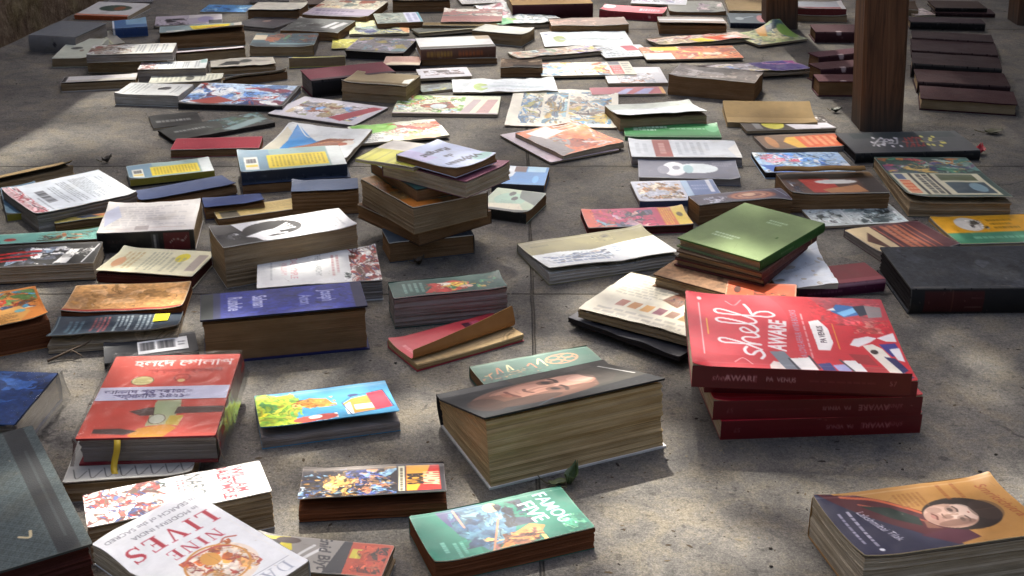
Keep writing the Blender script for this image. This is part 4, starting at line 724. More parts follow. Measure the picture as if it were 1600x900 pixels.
B('pale blue paperback with black lettering at the top of the leaning pile', (712,267), (776,243), (590,251), T=.012, top=True, z0=Z('p5') + .0005, bg='c3cfe8', pages='brown', key='p6', edge='e8e4dc', spine='b', sc='b8c4dc',
  art=[('r', .0, 0, .3, .5, 'c8c4e4'), ('e', .82, .88, .2, .1, '9ac0bc'), ('t', 'Vidyasan', .5, .8, .15, 180, '24242e', {'bold': .03, 'shear': .15}), ('t', 'de', .48, .56, .13, 180, '2c2c36', {'bold': .02, 'shear': .15}), ('t', 'Rangat', .47, .34, .16, 180, '2a2a36', {'bold': .03, 'shear': .15})])
B('blue topped small book behind the map covered one, next to the leaning pile', (768,300), (850,304), (858,262), 14, bg='4a8ac4', pages='brown', spine='f', sc='3a4048', art=[('p', [(0,0),(.42,0),(.35,.55),(0,1)], 'dfe6ea'), ('r', .35, 0, .58, .32, '5a3c34'), ('tl', .05, .2, .25, .6, 2, '5a6a78'), ('r', .6, 0, .95, .3, 'a8d0e4'), ('e', .8, .7, .06, .2, '6aaee0')])
B('pale green map covered book with a black spine, beside the leaning pile', (742,341), (824,348), (857,305), 16, spine='f', bg='bccdb0', sc='17191a', pages='brown', art=[('e', .45, .45, .3, .3, 'a4c8b0'), ('p', [(.5,0),(1,0),(1,.6),(.6,.35)], '5f6c64'), ('e', .52, .4, .06, .09, '3c4440'), ('e', .4, .2, .06, .1, '4a524c'), ('p', [(0,.75),(.7,.6),(.9,.9),(.9,1),(0,1)], 'e4e0c4'), ('r', 0, .9, 1, 1, '3c4040'), ('tl', .3, .5, .6, .65, 2, '8aa894')])
# ------------------------------------------------------------------ left side, middle distance
B('tan board folder lying open at the edge of the view', (-72,314), (117,272), (107,251), 9, bg='a58e66', pages='tan', lift=.014, mt='paper', under='4a3a28', edge='b89f72', worn=.4)
B('small blue grey paperback with a white bar code label, under the thick text backed one', (12,345), (70,339), (-4,296), 10, spine='f', bg='5b7b92', sc='8f8428', art=[('r', .35, .2, .95, .7, 'e2e0d2'), ('ban', .45, .26, .85, .42, 9, '2c2c30'), ('r', .4, .48, .95, .6, 'd8c890')], face='back')
B('thick white paperback showing its text covered back and a pink patterned edge', (62,365), (218,328), (186,258), 26, bg='dfe6ec', pages='grey', face='back', key='c6', spine='b', bcol='5a5a60',
  art=[('r', 0, 0, .06, 1, 'd8b4b8'), ('il', .02, 0, .14, 1, ['c87078', 'e0b8bc', 'a85058', 'f0e4e4'], 8, 36), ('ban', .22, .3, .31, .72, 9, '34343a', 0), ('tl', .36, .25, .44, .85, 3, '8d959c', 1), ('tl', .48, .14, .58, .88, 4, '868e96', 1), ('tl', .62, .12, .8, .86, 9, '868e96', 1), ('tl', .86, .2, .93, .8, 2, '98a0a8', 1), ('tl', .17, .5, .2, .95, 1, '8a9098', 1)])
B('small olive, navy and orange picture book half under the worn white one', (88,364), (172,352), (166,332), 13, bg='a5964f', pages='brown', art=[('p', [(.4,.1),(.7,0),(.85,.6),(.5,.8)], '343c52'), ('p', [(.7,0),(1,0),(1,.6),(.85,.5)], 'b8704a'), ('il', 0, .3, .5, 1, ['b0a050', '8a7a40', 'c8b878'], 3, 10)])
B('worn white backed paperback with a black spine and a red panel', (155,397), (306,390), (318,315), 32, spine='f', bg='e6e2dc', sc='141315', pages='tan', face='back', wave=.002, curl=[(1, 0, .05, .006), (0, 0, .04, .004)], worn=1, edge='d8cfc0',
  art=[('tl', .12, .12, .88, .8, 9, 'c9c6c4', 0, 3), ('p', [(.0,.3),(.12,.1),(.2,.5),(.05,.8)], 'c8ccdc'), ('r', .38, .8, .52, .94, 'b8b0ac'), ('s', [(0,.9),(1,.86)], .01, 'd8c8bc')],
  sart=[('r', .68, .1, .95, .95, '5e1c20'), ('r', .55, .12, .63, .9, '3a3a3c'), ('tl', .57, .2, .61, .85, 1, 'd8d4cc', 1), ('s', [(.74,.6),(.8,.4),(.88,.5),(.92,.3)], .008, 'b8a8a0'), ('tl', .1, .3, .4, .6, 1, '3c2c28')])
B('navy paperback with a plain bowed cover, behind the worn white backed one', (222,330), (374,307), (344,274), 13, bg='2c3c62', pages='brown', lift=.007, edge='1c2438', mt='satin', group='plain navy covered books', worn=.35)
B('second plain navy book, lying between the worn white one and the tan back cover', (324,348), (413,331), (410,301), 14, bg='2d4070', pages='brown', lift=.008, edge='1c2438', mt='satin', group='plain navy covered books', worn=.35)
B('navy bound book at the bottom under the yellow panelled one in the middle', (380,305), (549,291), (376,262), 14, bg='26334a', pages='brown', lift=.002, edge='1c2438', mt='satin', group='plain navy covered books', key='nv', worn=.35)
B('thick navy book with a slate cover leaning against the foot of the pile', (458,337), (562,336), (556,278), 36, bg='3a4a66', pages='brown', lift=.004, edge='1c2438', mt='satin', group='plain navy covered books', worn=.35)
YL = [('r', 0, 0, .3, 1, '6f8fa2'), ('r', .3, 0, .86, 1, '8aa6a4'), ('r', .86, 0, 1, 1, 'd2dad8'), ('r', .05, .32, .18, .92, 'e4e4da'), ('ban', .07, .4, .16, .6, 9, '34343a'), ('r', .06, .68, .17, .78, 'e0c84a'), ('r', .27, .28, .84, .9, 'ddc62a'), ('tl', .3, .34, .82, .84, 14, '9c8a22', 1, 4, .5)]
B('yellow panelled paperback with an olive spine, lying over the navy bowed cover', (204,291), (336,276), (363,244), 10, spine='f', bg='8aa6a4', sc='8a8126', pages='white', face='back', art=YL, z0=.004)
B('yellow panelled paperback with a navy spine, lying by the blue sky cover', (378,287), (543,272), (371,240), 17, z0=Z('nv') + .002, spine='f', bg='8aa6a4', sc='202c3e', pages='cream', face='back', art=YL, key='yl2')
B('large children magazine with bright blue sky and a brown rocket, propped and tilted', (402,243), (541,250), (563,202), T=.006, top=True, z0=.012, thin=1, bg='dce2e2', wave=.003, lift=.006, curl=[(.05, 0, .1, .01)],
  art=[('p', [(.02,.1),(.3,.5),(.3,1),(0,1)], 'd8d4c0'), ('p', [(.12,.02),(.5,.5),(.62,.45),(.72,.75),(.2,.95),(.16,.5)], '3a8fd0'), ('p', [(.3,.85),(.6,.4),(.9,.35),(.85,.6),(.5,.8)], '8a5236'), ('s', [(.3,.8),(.6,.55),(.9,.45)], .03, 'b87a50'), ('e', .86, .5, .07, .1, 'e0d8cc'), ('e', .82, .55, .05, .06, 'a85a3c'), ('s', [(.12,.02),(.35,.35),(.5,.3)], .015, 'f0f0e8'), ('s', [(.15,.9),(.5,.95)], .02, 'd8c850')])
B('green and red children magazine behind the leaning pile', (562,232), (703,218), (712,186), T=.005, thin=1, bg='d8dcc8', wave=.004,
  art=[('p', [(.02,.0),(.5,.0),(.55,.3),(.2,.5),(.05,.3)], '72b840'), ('il', .3, .1, 1, .8, ['c8583c', 'e0e0d8', 'b04838', 'd89a80', '8ab050', 'c8c4b8'], 30, 36), ('e', .3, .25, .22, .16, '86c44c'), ('p', [(0,.4),(.3,.6),(.5,.95),(0,1)], 'e4e6e0'), ('tl', .05, .5, .3, .95, 5, '5a605c'), ('p', [(.5,.85),(.95,.75),(.9,1),(.5,1)], 'd8b48c')])
# ------------------------------------------------------------------ left side, near
B('teal comic behind the black and red one at the edge of the view', (-40,404), (156,392), (150,358), 18, name='comic_book', bg='7fbcae', pages='brown', art=[('il', .5, .2, .98, .9, ['b8604a', '7a8a60', 'd89a70', '5a4a3c', '9ac4b4'], 5, 22), ('e', .28, .6, .05, .15, 'b04a44')])
B('thick paperback with red lettering on a black and white cover, before the teal comic', (-50,448), (150,438), (186,376), 27, bg='1f2022', pages='cream', art=[('il', .3, .15, .78, 1, ['d8d8dc', '9ab0c8', '3a3c44', 'f0f0f0', '5a6070'], 8, 26), ('s', [(.2,.45),(.36,.36),(.52,.32)], .035, 'c42a2c'), ('s', [(.18,.62),(.36,.54),(.5,.5)], .035, 'c42a2c'), ('s', [(.15,.8),(.3,.74),(.44,.7)], .03, 'b82a2c'), ('p', [(.68,.9),(.76,.3),(.84,.3),(.78,.95)], 'e8e8e4'), ('il', .72, .2, .96, .7, ['c8c8c4', '8a8a88', 'e0e0dc'], 3, 12), ('s', [(.9,.95),(.98,.1)], .012, 'd8d8d8', 0)])
B('orange comic with blue and red figures, its cover lifting off dark pages', (-66,570), (84,541), (128,434), 36, name='comic_book', bg='d98a44', pages='rust', lift=.012, skew=.2, edge='c8a880',
  art=[('il', .1, .05, .98, .6, ['5aa0c0', 'c84a30', '8a5a38', 'e0a050', '6a8a50', '3a5a80', 'd8c8a0', 'b84028'], 31, 46, '3a2a20', .24), ('p', [(.3,.6),(.75,.5),(.85,.7),(.7,1),(.2,1)], 'dba45c'), ('tl', .3, .68, .7, .95, 6, '8a5a30'), ('e', .74, .66, .06, .05, '7ab0b0'), ('r', .97, 0, 1, 1, 'd07a38')])
B('blank tan paperback with a red trimmed edge, behind the navy yellow stickered one', (98,507), (286,500), (298,440), 17, bg='b98d5c', pages='rust', mt='paper', art=[('r', 0, .93, 1, 1, '9a3a34'), ('il', 0, 0, 1, .9, ['c0966a', 'b08450', 'c8a074'], 3, 16, 'b08450')], worn=.8)
n_ = B('navy paperback back with rows of pink and white text and a yellow sticker', (75,554), (216,553), (113,484), 13, bg='20303f', pages='cream', lift=.018, face='back', fan=.1, wave=.002, edge='8a8272', dmax=.14,
  art=[('tl', .3, .1, .44, .95, 4, 'b05a5c', 1, 2), ('tl', .48, .1, .62, .95, 4, 'a8b4b8', 1, 3), ('tl', .65, .1, .8, .95, 4, 'a8b4b8', 1, 5), ('tl', .1, .2, .24, .9, 3, '5a7480', 1, 6), ('s', [(.02,.04),(.02,.96)], .01, '6a7c84', 0)]) if 0 else None
B('navy paperback back with rows of pink and white text and a yellow sticker', (76,554), (280,540), (290,484), 13, bg='20303f', pages='cream', lift=.016, face='back', fan=.1, wave=.002, edge='8a8272', key='sticker',
  art=[('tl', .3, .1, .44, .95, 4, 'b05a5c', 1, 2), ('tl', .48, .1, .62, .95, 4, 'a8b4b8', 1, 3), ('tl', .65, .1, .8, .95, 4, 'a8b4b8', 1, 5), ('tl', .1, .2, .24, .9, 3, '5a7480', 1, 6), ('s', [(.02,.04),(.02,.96)], .01, '6a7c84', 0)])
B('black paperback with a white bar code slip, behind the plastic wrapped red book', (165,580), (312,560), (298,519), 12, bg='2e3136', pages='black', face='back', edge='3a3c40', key='barcode')
B('dark red edged book with a cream text covered top and a yellow spot', (152,443), (302,451), (335,393), 15, bg='e0dcbc', pages='wine', spine='b', lift=.006, edge='e8e4cc', face='back', skew=-.2,
  art=[('tl', .1, .15, .3, .85, 4, 'c0a878', 1), ('tl', .36, .12, .58, .88, 5, 'a8a890', 1), ('e', .72, .3, .07, .17, 'e2d43a'), ('tl', .6, .3, .78, .9, 3, 'a8a890', 1), ('r', .86, .15, .96, .8, 'b0a498'), ('e', .12, .6, .06, .2, 'd8a880')])
B('tan paperback back with a pale sticker, behind the black and white hand cover', (342,354), (511,330), (462,309), 11, bg='b29b60', pages='brown', face='back', worn=.8, art=[('tl', .3, .2, .72, .85, 6, '8f7c4a', 0), ('r', .04, .4, .2, 1, '4a4436'), ('p', [(.74,.2),(.92,.15),(.95,.55),(.78,.6)], 'd4d0cc'), ('il', .78, .25, .9, .5, ['6a78b0', 'd0c8d0'], 3, 6)])
B('thick white paperback with a white hand reaching across a black oval', (355,451), (562,414), (527,325), 62, bg='e3e4e4', pages='tan', spine='b', sc='d0ccc0', edge='d8d4c8', worn=.4,
  art=[('p', [(0,0),(.16,0),(.22,.5),(.3,1),(0,1)], '27282b'), ('e', .42, .46, .22, .36, '202124'), ('p', [(.1,.75),(.22,.9),(.34,1),(.1,1)], '2c2d30'), ('p', [(.2,.66),(.34,.5),(.44,.48),(.46,.68),(.3,.84)], 'ecedee')]
  + [('s', [(.4,.56), (.47, .44 + .05 * k), (.55 + .01 * k, .3 + .085 * k)], .017, 'ecedee') for k in range(4)] + [('s', [(.38,.68),(.44,.74),(.5,.74)], .018, 'ecedee'), ('il', .06, .35, .2, .7, ['5a5c60', 'b8babc', '3a3c40'], 4, 14), ('tl', .68, .15, .8, .85, 4, 'a8acb0', 1), ('tl', .84, .15, .94, .85, 3, 'b0b4b8', 1)])
CROWDART = lambda x0, x1, sd: [('il', x0, 0, x1, 1, CROWD, sd, 90, '5a2a28', .2)] + [('s', [(x0 + (x1-x0) * ((k * .37) % 1), .04 + .12 * (k % 8)), (x0 + (x1-x0) * ((k * .37) % 1) + .02, .1 + .12 * (k % 8))], .012, ('9c2c2c', '5c3030', '34487c')[k % 3], 0) for k in range(30)]
B('white paperback with a red coated crowd at one end, behind the violet hardback', (404,482), (599,468), (575,385), 29, bg='e2e4e2', pages='grey', spine='b', wave=.0015,
  art=CROWDART(.76, 1, 3) + [('il', .7, .7, .78, .95, ['5a6a60', '3a4a44'], 2, 6), ('t', 'THE ANARCHY', .5, .45, .05, -90, '8f9596', {'sx': 1.0}), ('tl', .6, .2, .68, .8, 2, 'b88a8c', 1), ('t', 'DALRYMPLE', .3, .5, .06, -90, 'c88a90'), ('t', 'WILLIAM', .22, .5, .05, -90, 'c8a0a4'), ('tl', .1, .3, .13, .8, 1, 'b0b4b4', 1)])
B('thick violet hardback with pale lettering sitting on a navy board', (320,571), (578,546), (566,439), 64, hard=1, bg='2a347e', pages='brown', sc='1c2456', lift=.006, fan=0, edge='16182a', bcol='1c2050', worn=.3,
  art=[('r', 0, 0, .08, 1, '262c2c'), ('r', .08, 0, .12, 1, '2a3050'), ('il', .14, 0, .93, 1, ['2a347e', '2e3886', '27317a', '323c8c'], 5, 20, '2a347e'), ('r', .93, 0, 1, 1, '1c2042'),
  ('t', 'Joseph', .78, .42, .085, -90, '9aa0cc', {'bold': .025, 'sx': .6}), ('t', 'Anton', .64, .52, .075, -90, '8c92c4', {'bold': .025, 'sx': .6}), ('t', 'Salman', .36, .44, .085, -90, 'a8accf', {'bold': .025, 'sx': .6}), ('t', 'Rushdie', .21, .46, .085, -90, 'a8accf', {'bold': .025, 'sx': .6})])
B('dark green topped paperback with a red and yellow picture and greyish pink pages', (617,514), (793,497), (786,425), 47, bg='1f4742', pages='grey', worn=.4,
  art=[('tl', .1, .2, .3, .8, 4, '7fa098', 1), ('p', [(.28,.9),(.4,.35),(.56,.2),(.7,.4),(.66,.8),(.5,.95)], 'b8403a'), ('e', .56, .5, .12, .18, 'e6c45a'), ('e', .46, .4, .08, .1, 'f0e8d8'), ('e', .66, .65, .06, .1, 'd8b0a0'), ('il', .3, .3, .75, .9, ['b83c38', 'e0b84c', 'e8e0d0', '8a2c2c', '3a7a58'], 7, 22, '5a2020', .2), ('il', .75, .2, .97, .8, ['2c6a54', '3a8a60', '1c3c38', 'c8a050'], 3, 12)])
B('thin red pocket book with its cover folded up off golden pages', (652,581), (819,533), (607,532), 11, bg='b03642', pages='gold', roll=(.8, .007, 1.95, -.17), fan=0, under='9c6a38', edge='b08a50', face='front',
  art=[('p', [(.3,1),(.38,.6),(.5,.45),(.6,.4),(.58,.75),(.45,1)], 'd6868c'), ('p', [(.5,.55),(.64,.3),(.7,.5),(.6,.8)], 'dc9a9c'), ('il', .66, .1, .92, .7, ['4a1a30', '7a2a4c', 'c05a70', '2c1424'], 5, 16), ('tl', .04, .3, .1, .8, 1, 'd08a8e', 1)])
B('dark green cover with copper rings and swirls, half under the portrait hardback', (757,621), (944,585), (733,573), 18, bg='2c5849', pages='brown', edge='8a7a58', worn=.8,
  art=[('ring', .72 + dx_, .42 + dy_, .05, .09, .011, 'a8744e') for dx_, dy_ in ((-.06, -.1), (.06, -.1), (-.06, .1), (.06, .1))] + [('ring', .72, .42, .13, .24, .011, 'b07c54')] + [('s', [(.06 + .09 * k, .6 + .15 * math.sin(k)), (.1 + .09 * k, .4 + .2 * math.cos(k * 2)), (.12 + .09 * k, .62)], .014, ('b89a68', 'a86848', 'c8b88c')[k % 3]) for k in range(6)] + [('il', .02, .5, .6, .95, ['2c5849', '34644f', '24493e', 'a87850'], 4, 14, '8a6a48')])
D9 = B('very thick hardback with a face on its black jacket and fanned yellow pages', (765,766), (1041,699), (692,617), T=.046, hard=1, bg='1f2226', pages='gold', spine='b', sc='17191c', lean=(-.004, .004), lift=.05, prof=1.0, edge='16181a', bcol='d8d6d0', fan=.93, worn=.25,
  art=[('p', [(.4,0),(1,0),(1,.8),(.6,.9)], '35332e'), ('e', .44, .5, .38, .36, '7d5a4c', 8, .8), ('e', .5, .44, .3, .28, 'a57b6a', 10, .8), ('e', .66, .36, .14, .2, 'c79d8b', 0, .75), ('e', .72, .38, .07, .12, 'd9b5a4', 0, .6), ('e', .42, .36, .13, .13, 'bb8f7e', 0, .7), ('e', .3, .4, .1, .14, 'a87e6d', 0, .6), ('e', .2, .56, .12, .2, '5f4438', 0, .8), ('e', .12, .62, .09, .24, '3f2f29', 0, .8), ('e', .45, .72, .3, .14, '5c4136', 8, .75), ('e', .3, .74, .2, .12, '3c2c26', 0, .8),
  ('e', .545, .3, .045, .09, '5e4338', 10, .8), ('e', .52, .56, .045, .09, '5a4036', 10, .8), ('e', .545, .3, .018, .055, '201817', 10), ('e', .52, .56, .018, .055, '201817', 10), ('s', [(.6,.18),(.605,.28),(.59,.37)], .022, '33241f', 1, .9), ('s', [(.575,.48),(.575,.58),(.55,.68)], .022, '33241f', 1, .9), ('s', [(.55,.43),(.46,.42),(.4,.46)], .03, '8a6353', 1, .7), ('s', [(.54,.4),(.46,.385),(.41,.4)], .014, 'd2a996', 1, .6), ('s', [(.4,.36),(.385,.44),(.4,.54)], .02, '543831', 1, .85), ('s', [(.305,.32),(.3,.44),(.31,.58)], .022, '5a302b', 1, .85), ('e', .275, .45, .022, .09, '92604f', 0, .7), ('s', [(.345,.38),(.34,.5)], .012, '8a6455', 1, .6),
  ('p', [(.77,.0),(.9,.02),(.9,.5),(.8,.7),(.72,.72),(.8,.4)], '3d3833'), ('e', .8, .3, .04, .2, '4a423b', 0, .7), ('s', [(.93,.1),(.97,.6)], .012, 'b8b8b4', 0), ('p', [(0,.97),(.4,.88),(.7,.8),(1,.72),(1,1),(0,1)], '15171a'), ('s', [(.3,.97),(.42,.84)], .006, '4a5a68')])
# ------------------------------------------------------------------ near left corner
B('blank grey and black patterned paperback underneath the wrapped red book', (103,787), (304,774), (270,672), 31, bg='9a9a96', pages='tan', key='d2', spine='b', art=[('s', [(.05 + .12 * k, .75), (.1 + .12 * k, .95), (.16 + .12 * k, .8)], .008, '3c3c3c') for k in range(8)])
D1 = B('red hardback in clear plastic with Bengali lettering and a white paper band', (124,728), (341,722), (365,553), 42, z0=Z('d2') + .001, hard=1, bg='d0584a', sc='7a2a28', pages='grey', spine='r', edge='7a1c24', bcol='7a1c28', worn=.2, key='d1', mt='satin',
  art=[('t', 'হলেদ েগালাপ', .57, .1, .1, 0, 'f2e6e0', {'bold': .02}), ('t', 'স্বপ্নময় চক্রবর্তী', .6, .205, .05, 0, '8a1e1c', {'bold': .02}), ('e', .3, .33, .085, .055, 'd8d096'), ('ring', .3, .33, .085, .055, .006, '5a5a30'), ('tl', .24, .3, .36, .36, 3, '8a8a4a'), ('ring', .6, .3, .06, .045, .009, '8a2c24'), ('e', .6, .335, .03, .02, 'e0c88a'),
  ('p', [(.48,.58),(.66,.575),(.68,.7),(.62,.86),(.46,.88)], 'b9bb92'), ('s', [(.48,.63),(.68,.625)], .012, '6a7a5a'), ('p', [(.3,.705),(.44,.66),(1,.66),(1,.735),(.7,.74),(.4,.76)], '54403a'), ('p', [(.47,.6),(.66,.6),(.64,.76),(.5,.78)], 'a9b48c'), ('e', .53, .8, .06, .055, 'c8ccb8'), ('ring', .53, .8, .06, .055, .006, '5a4a3a'), ('p', [(.36,.98),(.42,.9),(.62,.86),(.7,.9),(.62,1),(.4,1)], 'd8983a'), ('p', [(.1,.9),(.3,.9),(.42,.93),(.34,.97),(.1,.945)], '4a3a38'), ('p', [(.62,.76),(.72,.76),(.7,.88),(.6,.86)], 'c8b04a')])
B('thick white paperback of red coated crowds, under the white book with red capitals', (146,884), (430,824), (431,714), 56, bg='ebe8e2', pages='tan', spine='b', sc='6a625a', edge='efeae0', worn=.35, key='d3', lift=0,
  art=CROWDART(0, .42, 11) + [('il', .4, .08, .48, .28, ['4a6058', '5a7068', '3a4a44'], 2, 8), ('tl', .5, .14, .56, .75, 2, 'b05a60', 1, 4), ('t', 'THE', .665, .25, .05, -90, '8c8f92', {'sx': .7}), ('t', 'ANARCHY', .61, .42, .095, -90, '4c5254', {'sx': .62, 'shear': .12, 'bold': .015}), ('t', '&', .72, .3, .03, -90, '9a7a7c'), ('t', 'DALRYMPLE', .775, .44, .07, -90, '8a1a2c', {'sx': .72, 'bold': .03}), ('t', 'WILLIAM', .855, .44, .07, -90, '8a1a2c', {'sx': .72, 'bold': .03}), ('tl', .93, .2, .96, .8, 1, '8a8a88', 1)])
B('white softcover with big red roman capitals and an orange emblem, lying on another book', (142,846), (298,767), (463,890), T=.028, top=True, z0=Z('d3') + .0005, bg='eef0f0', pages='cream', spine='r', curl=[(0, 0, .03, -.004), (0, .35, .05, -.006)], edge='efe9dc', worn=.15,
  art=[('p', [(.5,.35),(1,.25),(1,1),(.4,1)], 'dfe2e6', .5), ('t', 'In SEARCH of the SACRED', .5, .08, .056, 180, '77777e', {'bold': .0}), ('t', 'in MODERN INDIA', .56, .155, .056, 180, '77777e'), ('g', 'LIVES', .5, .275, .2, 180, 'ae2438', .22), ('g', 'NINE', .55, .435, .14, 180, 'b03044', .22),
  ('e', .52, .68, .3, .19, 'e8c8a8', 0, .5), ('il', .28, .52, .78, .82, ['d89a48', 'c8682c', 'e8c080', 'b84838', 'f0e0d0', 'd8a060'], 41, 70, '8a3a30', .16), ('ring', .5, .66, .26, .165, .02, 'c88a3c'), ('e', .5, .6, .08, .06, 'd89a40'), ('s', [(.3,.55),(.4,.52),(.62,.53),(.72,.58)], .02, 'b84a40'), ('s', [(.84,.53),(.76,.5),(.7,.52)], .02, 'b0604c'),
  ('r', .2, .875, .95, .88, 'a8acb4'), ('g', 'DALR' if 0 else 'DAL', .7, .935, .13, 180, '9aa2b0', .2)])
B('grey paperback with a yellow splash, brush lettering and an orange panel', (585,906), (430,972), (404,832), T=.028, top=True, bg='8f8c86', pages='cream', spine='l', worn=.5, dmax=.3) if 0 else None
B('grey paperback with a yellow splash, brush lettering and an orange panel', (404,833), (617,854), (586,905), T=.024, top=True, bg='8d8a84', pages='tan', spine='l', edge='c8c0b0',
  art=[('p', [(0,.1),(.24,.0),(.3,.4),(.14,.7),(0,.6)], 'd6c62c'), ('p', [(.08,.15),(.2,.12),(.18,.4),(.08,.45)], '2a2a26'), ('e', .24, .12, .09, .1, '4a3c38'), ('r', .66, 0, 1, 1, 'b4472f'), ('p', [(.64,0),(.7,0),(.72,1),(.58,1)], '1f2630'), ('r', .72, .22, .8, .5, 'c8b83c'), ('il', .76, .1, .98, .9, ['8a3024', 'c85a3c', '3c2420', 'a84030'], 8, 24), ('s', [(.34,.9),(.44,.5),(.5,.3)], .03, 'd4d4d2'), ('s', [(.3,.8),(.38,.45),(.44,.22)], .024, 'd4d4d2'), ('t', 'Enid Blyt', .54, .42, .085, -78, '22242c', {'shear': .3, 'sx': .9, 'bold': .02})])
B('pocket paperback with a dark adventure picture and a red and yellow title block', (467,817), (699,805), (701,721), 15, bg='2d2a30', pages='rust', lift=.02, fan=.25, under='5a3420', edge='d8ccb8', worn=.5, prof=1.3,
  art=[('il', 0, .05, .66, 1, ['4a5a9a', 'b88a4a', '2c3050', '7aa0c0', '3a3430', 'c8a878', '202028', '5a4030', '8ab0c8'], 51, 60, '141418', .22), ('il', .16, .15, .4, 1, ['a87a40', 'c89a58', '7a5a34', '3a3028', 'd8b070', '5a4a3a'], 53, 30, '1c1816', .3), ('il', .38, .1, .64, .62, ['3c4a8c', '2c3668', '6a80b8', '8a6a50', '24284a', 'b88868'], 54, 30, '14141c', .3), ('il', 0, .55, .18, 1, ['b8c8d8', '6a8aa8', '3a4a6a', '24282c'], 55, 16), ('il', .4, .6, .66, 1, ['8ab0c8', '4a6a98', 'b87a5a', '2c2c34'], 56, 18), ('r', .0, 0, .66, .1, '6a5a4a', .6),
  ('r', .675, .06, .72, .92, 'd8d4b8'), ('tl', .68, .1, .715, .9, 1, '4a4438', 1), ('r', .73, .05, .965, .92, 'c22c26'), ('p', [(.73,.05),(.9,.05),(.8,.92),(.73,.92)], 'e8a83a'), ('t', 'BOYS', .795, .49, .1, -90, '241a18', {'bold': .07, 'sx': .62}), ('t', 'HARDY', .905, .49, .1, -90, 'f0c8a0', {'bold': .06, 'sx': .55})])
B('small paperback with a bright blue cover, yellow green meadow and a red box', (410,702), (626,673), (606,594), 15, bg='4b98c0', pages='grey', lift=.016, fan=.1, under='2c4434', edge='3a8ab0', worn=.2, prof=1.3,
  art=[('p', [(0,.1),(.28,.05),(.35,.4),(.26,.75),(.3,1),(0,1)], 'b8cc3c'), ('il', 0, 0, .32, 1, ['b8cc3c', 'e2cc34', '8ab03a', 'd8d850', '5a9a4a', 'a4c43a'], 17, 34, '4a7a30', .24), ('p', [(.25,.35),(.4,.22),(.52,.3),(.56,.5),(.38,.55)], 'b87a34'), ('il', .26, .24, .58, .56, ['b87a34', 'd89a48', '8a5a28', 'e8b868', 'c88a3c'], 19, 22, '5a3a18', .26), ('il', .28, .8, .56, 1, ['c8584a', 'f0ece6', 'a84a44', '3a6ab0'], 20, 14, '4a2028', .26), ('e', .34, .9, .1, .1, 'c8584a'), ('e', .46, .88, .1, .1, 'a84a44'), ('e', .4, .85, .05, .06, 'f0ece4'),
  ('p', [(.62,.55),(.7,.4),(.84,.35),(.85,.85),(.66,.9)], 'd88a3c'), ('p', [(.63,.6),(.68,.5),(.68,.9),(.63,.9)], 'f0f0f0'), ('r', .7, .62, .84, .78, 'f0ead8'), ('p', [(.82,.3),(.95,.25),(.97,.8),(.84,.85)], 'c42c44'), ('s', [(.62,.5),(.7,.34),(.95,.24),(.98,.8),(.66,.94),(.62,.5)], .008, '283858', 0), ('e', .72, .3, .04, .04, '34406c')])
B('green pocket paperback with a figure in a blue coat and pale title letters', (681,914), (929,857), (861,762), 27, bg='1a6a58', pages='rust', lift=.005, fan=.9, under='6a4424', edge='cfc6a8', worn=.5, skew=.3,
  art=[('p', [(.0,.0),(.24,.0),(.3,.6),(.3,1),(0,1)], '25806a'), ('p', [(.16,.02),(.4,.0),(.56,.1),(.6,.5),(.52,.86),(.34,.98),(.22,.5)], '45687e'), ('p', [(.16,.02),(.3,.1),(.3,.45),(.2,.35)], '55507a', .8), ('il', .22, .08, .54, .86, ['4a7284', '3a5a78', '5c8a94', '345070', '6a8a90'], 61, 34, '2a3c50', .26), ('s', [(.27,.05),(.28,.42)], .014, 'c89080', 0), ('e', .5, .14, .05, .09, 'd8b07c'), ('il', .52, .08, .7, .62, ['232834', '2c3444', '1c2028', '3a4458'], 62, 24, '14161c', .34), ('p', [(.5,.78),(.66,.62),(.74,.72),(.64,.96),(.4,1)], 'b87a44'), ('il', .34, .72, .7, 1, ['b88450', '7a4c34', 'd8a868', '5a3c34', '8a5a54'], 13, 24), ('s', [(.36,1),(.5,.4)], .012, 'b07a5c', 0),
  ('t', 'FAMOUS', .86, .45, .09, -82, 'c3dce4', {'bold': .01, 'sx': .85}), ('t', 'FIVE', .73, .4, .1, -82, 'dff0ec', {'bold': .01, 'sx': .95}), ('il', .84, .6, 1, 1, ['4aa082', '6ab48c', '3a8a6a', '8ac49c'], 4, 14, '4aa082'), ('tl', .08, .62, .13, .85, 1, '9ad8c4', 1), ('tl', .15, .68, .23, .98, 2, '7cc4ae', 1)])
# big clothbound volume and plastic wrapped one at the near corner
B('blue book wrapped in crinkled clear plastic, behind the big teal clothbound volume', (-165,657), (22,664), (68,582), T=.042, top=True, z0=0, hard=1, bg='1f3f74', pages='grey', spine='b', edge='1c3050', art=[('il', 0, 0, 1, 1, ['2c5494', '1c3868', '3a66a8', '24467e', '16284c'], 5, 26, '1c3868')], key='d18', mt='satin')
B('big teal grey clothbound volume with a dark cloth strip along one side', (-110,926), (145,849), (52,664), T=.062, top=True, z0=0, hard=1, bg='465052', pages='wine', spine='b', edge='4a4c48', key='d17', mt='cloth', worn=.9,
  art=[('lat', '2f383a', .0046, .8), ('lat', '5f6a68', .0071, .35), ('lat', '262c2d', .017, .25), ('r', .78, 0, .93, 1, '2e3133'), ('r', .86, .2, .88, .9, '3a3e40'), ('s', [(.6,.82),(.66,.84),(.68,.8)], .02, 'b4a888')])
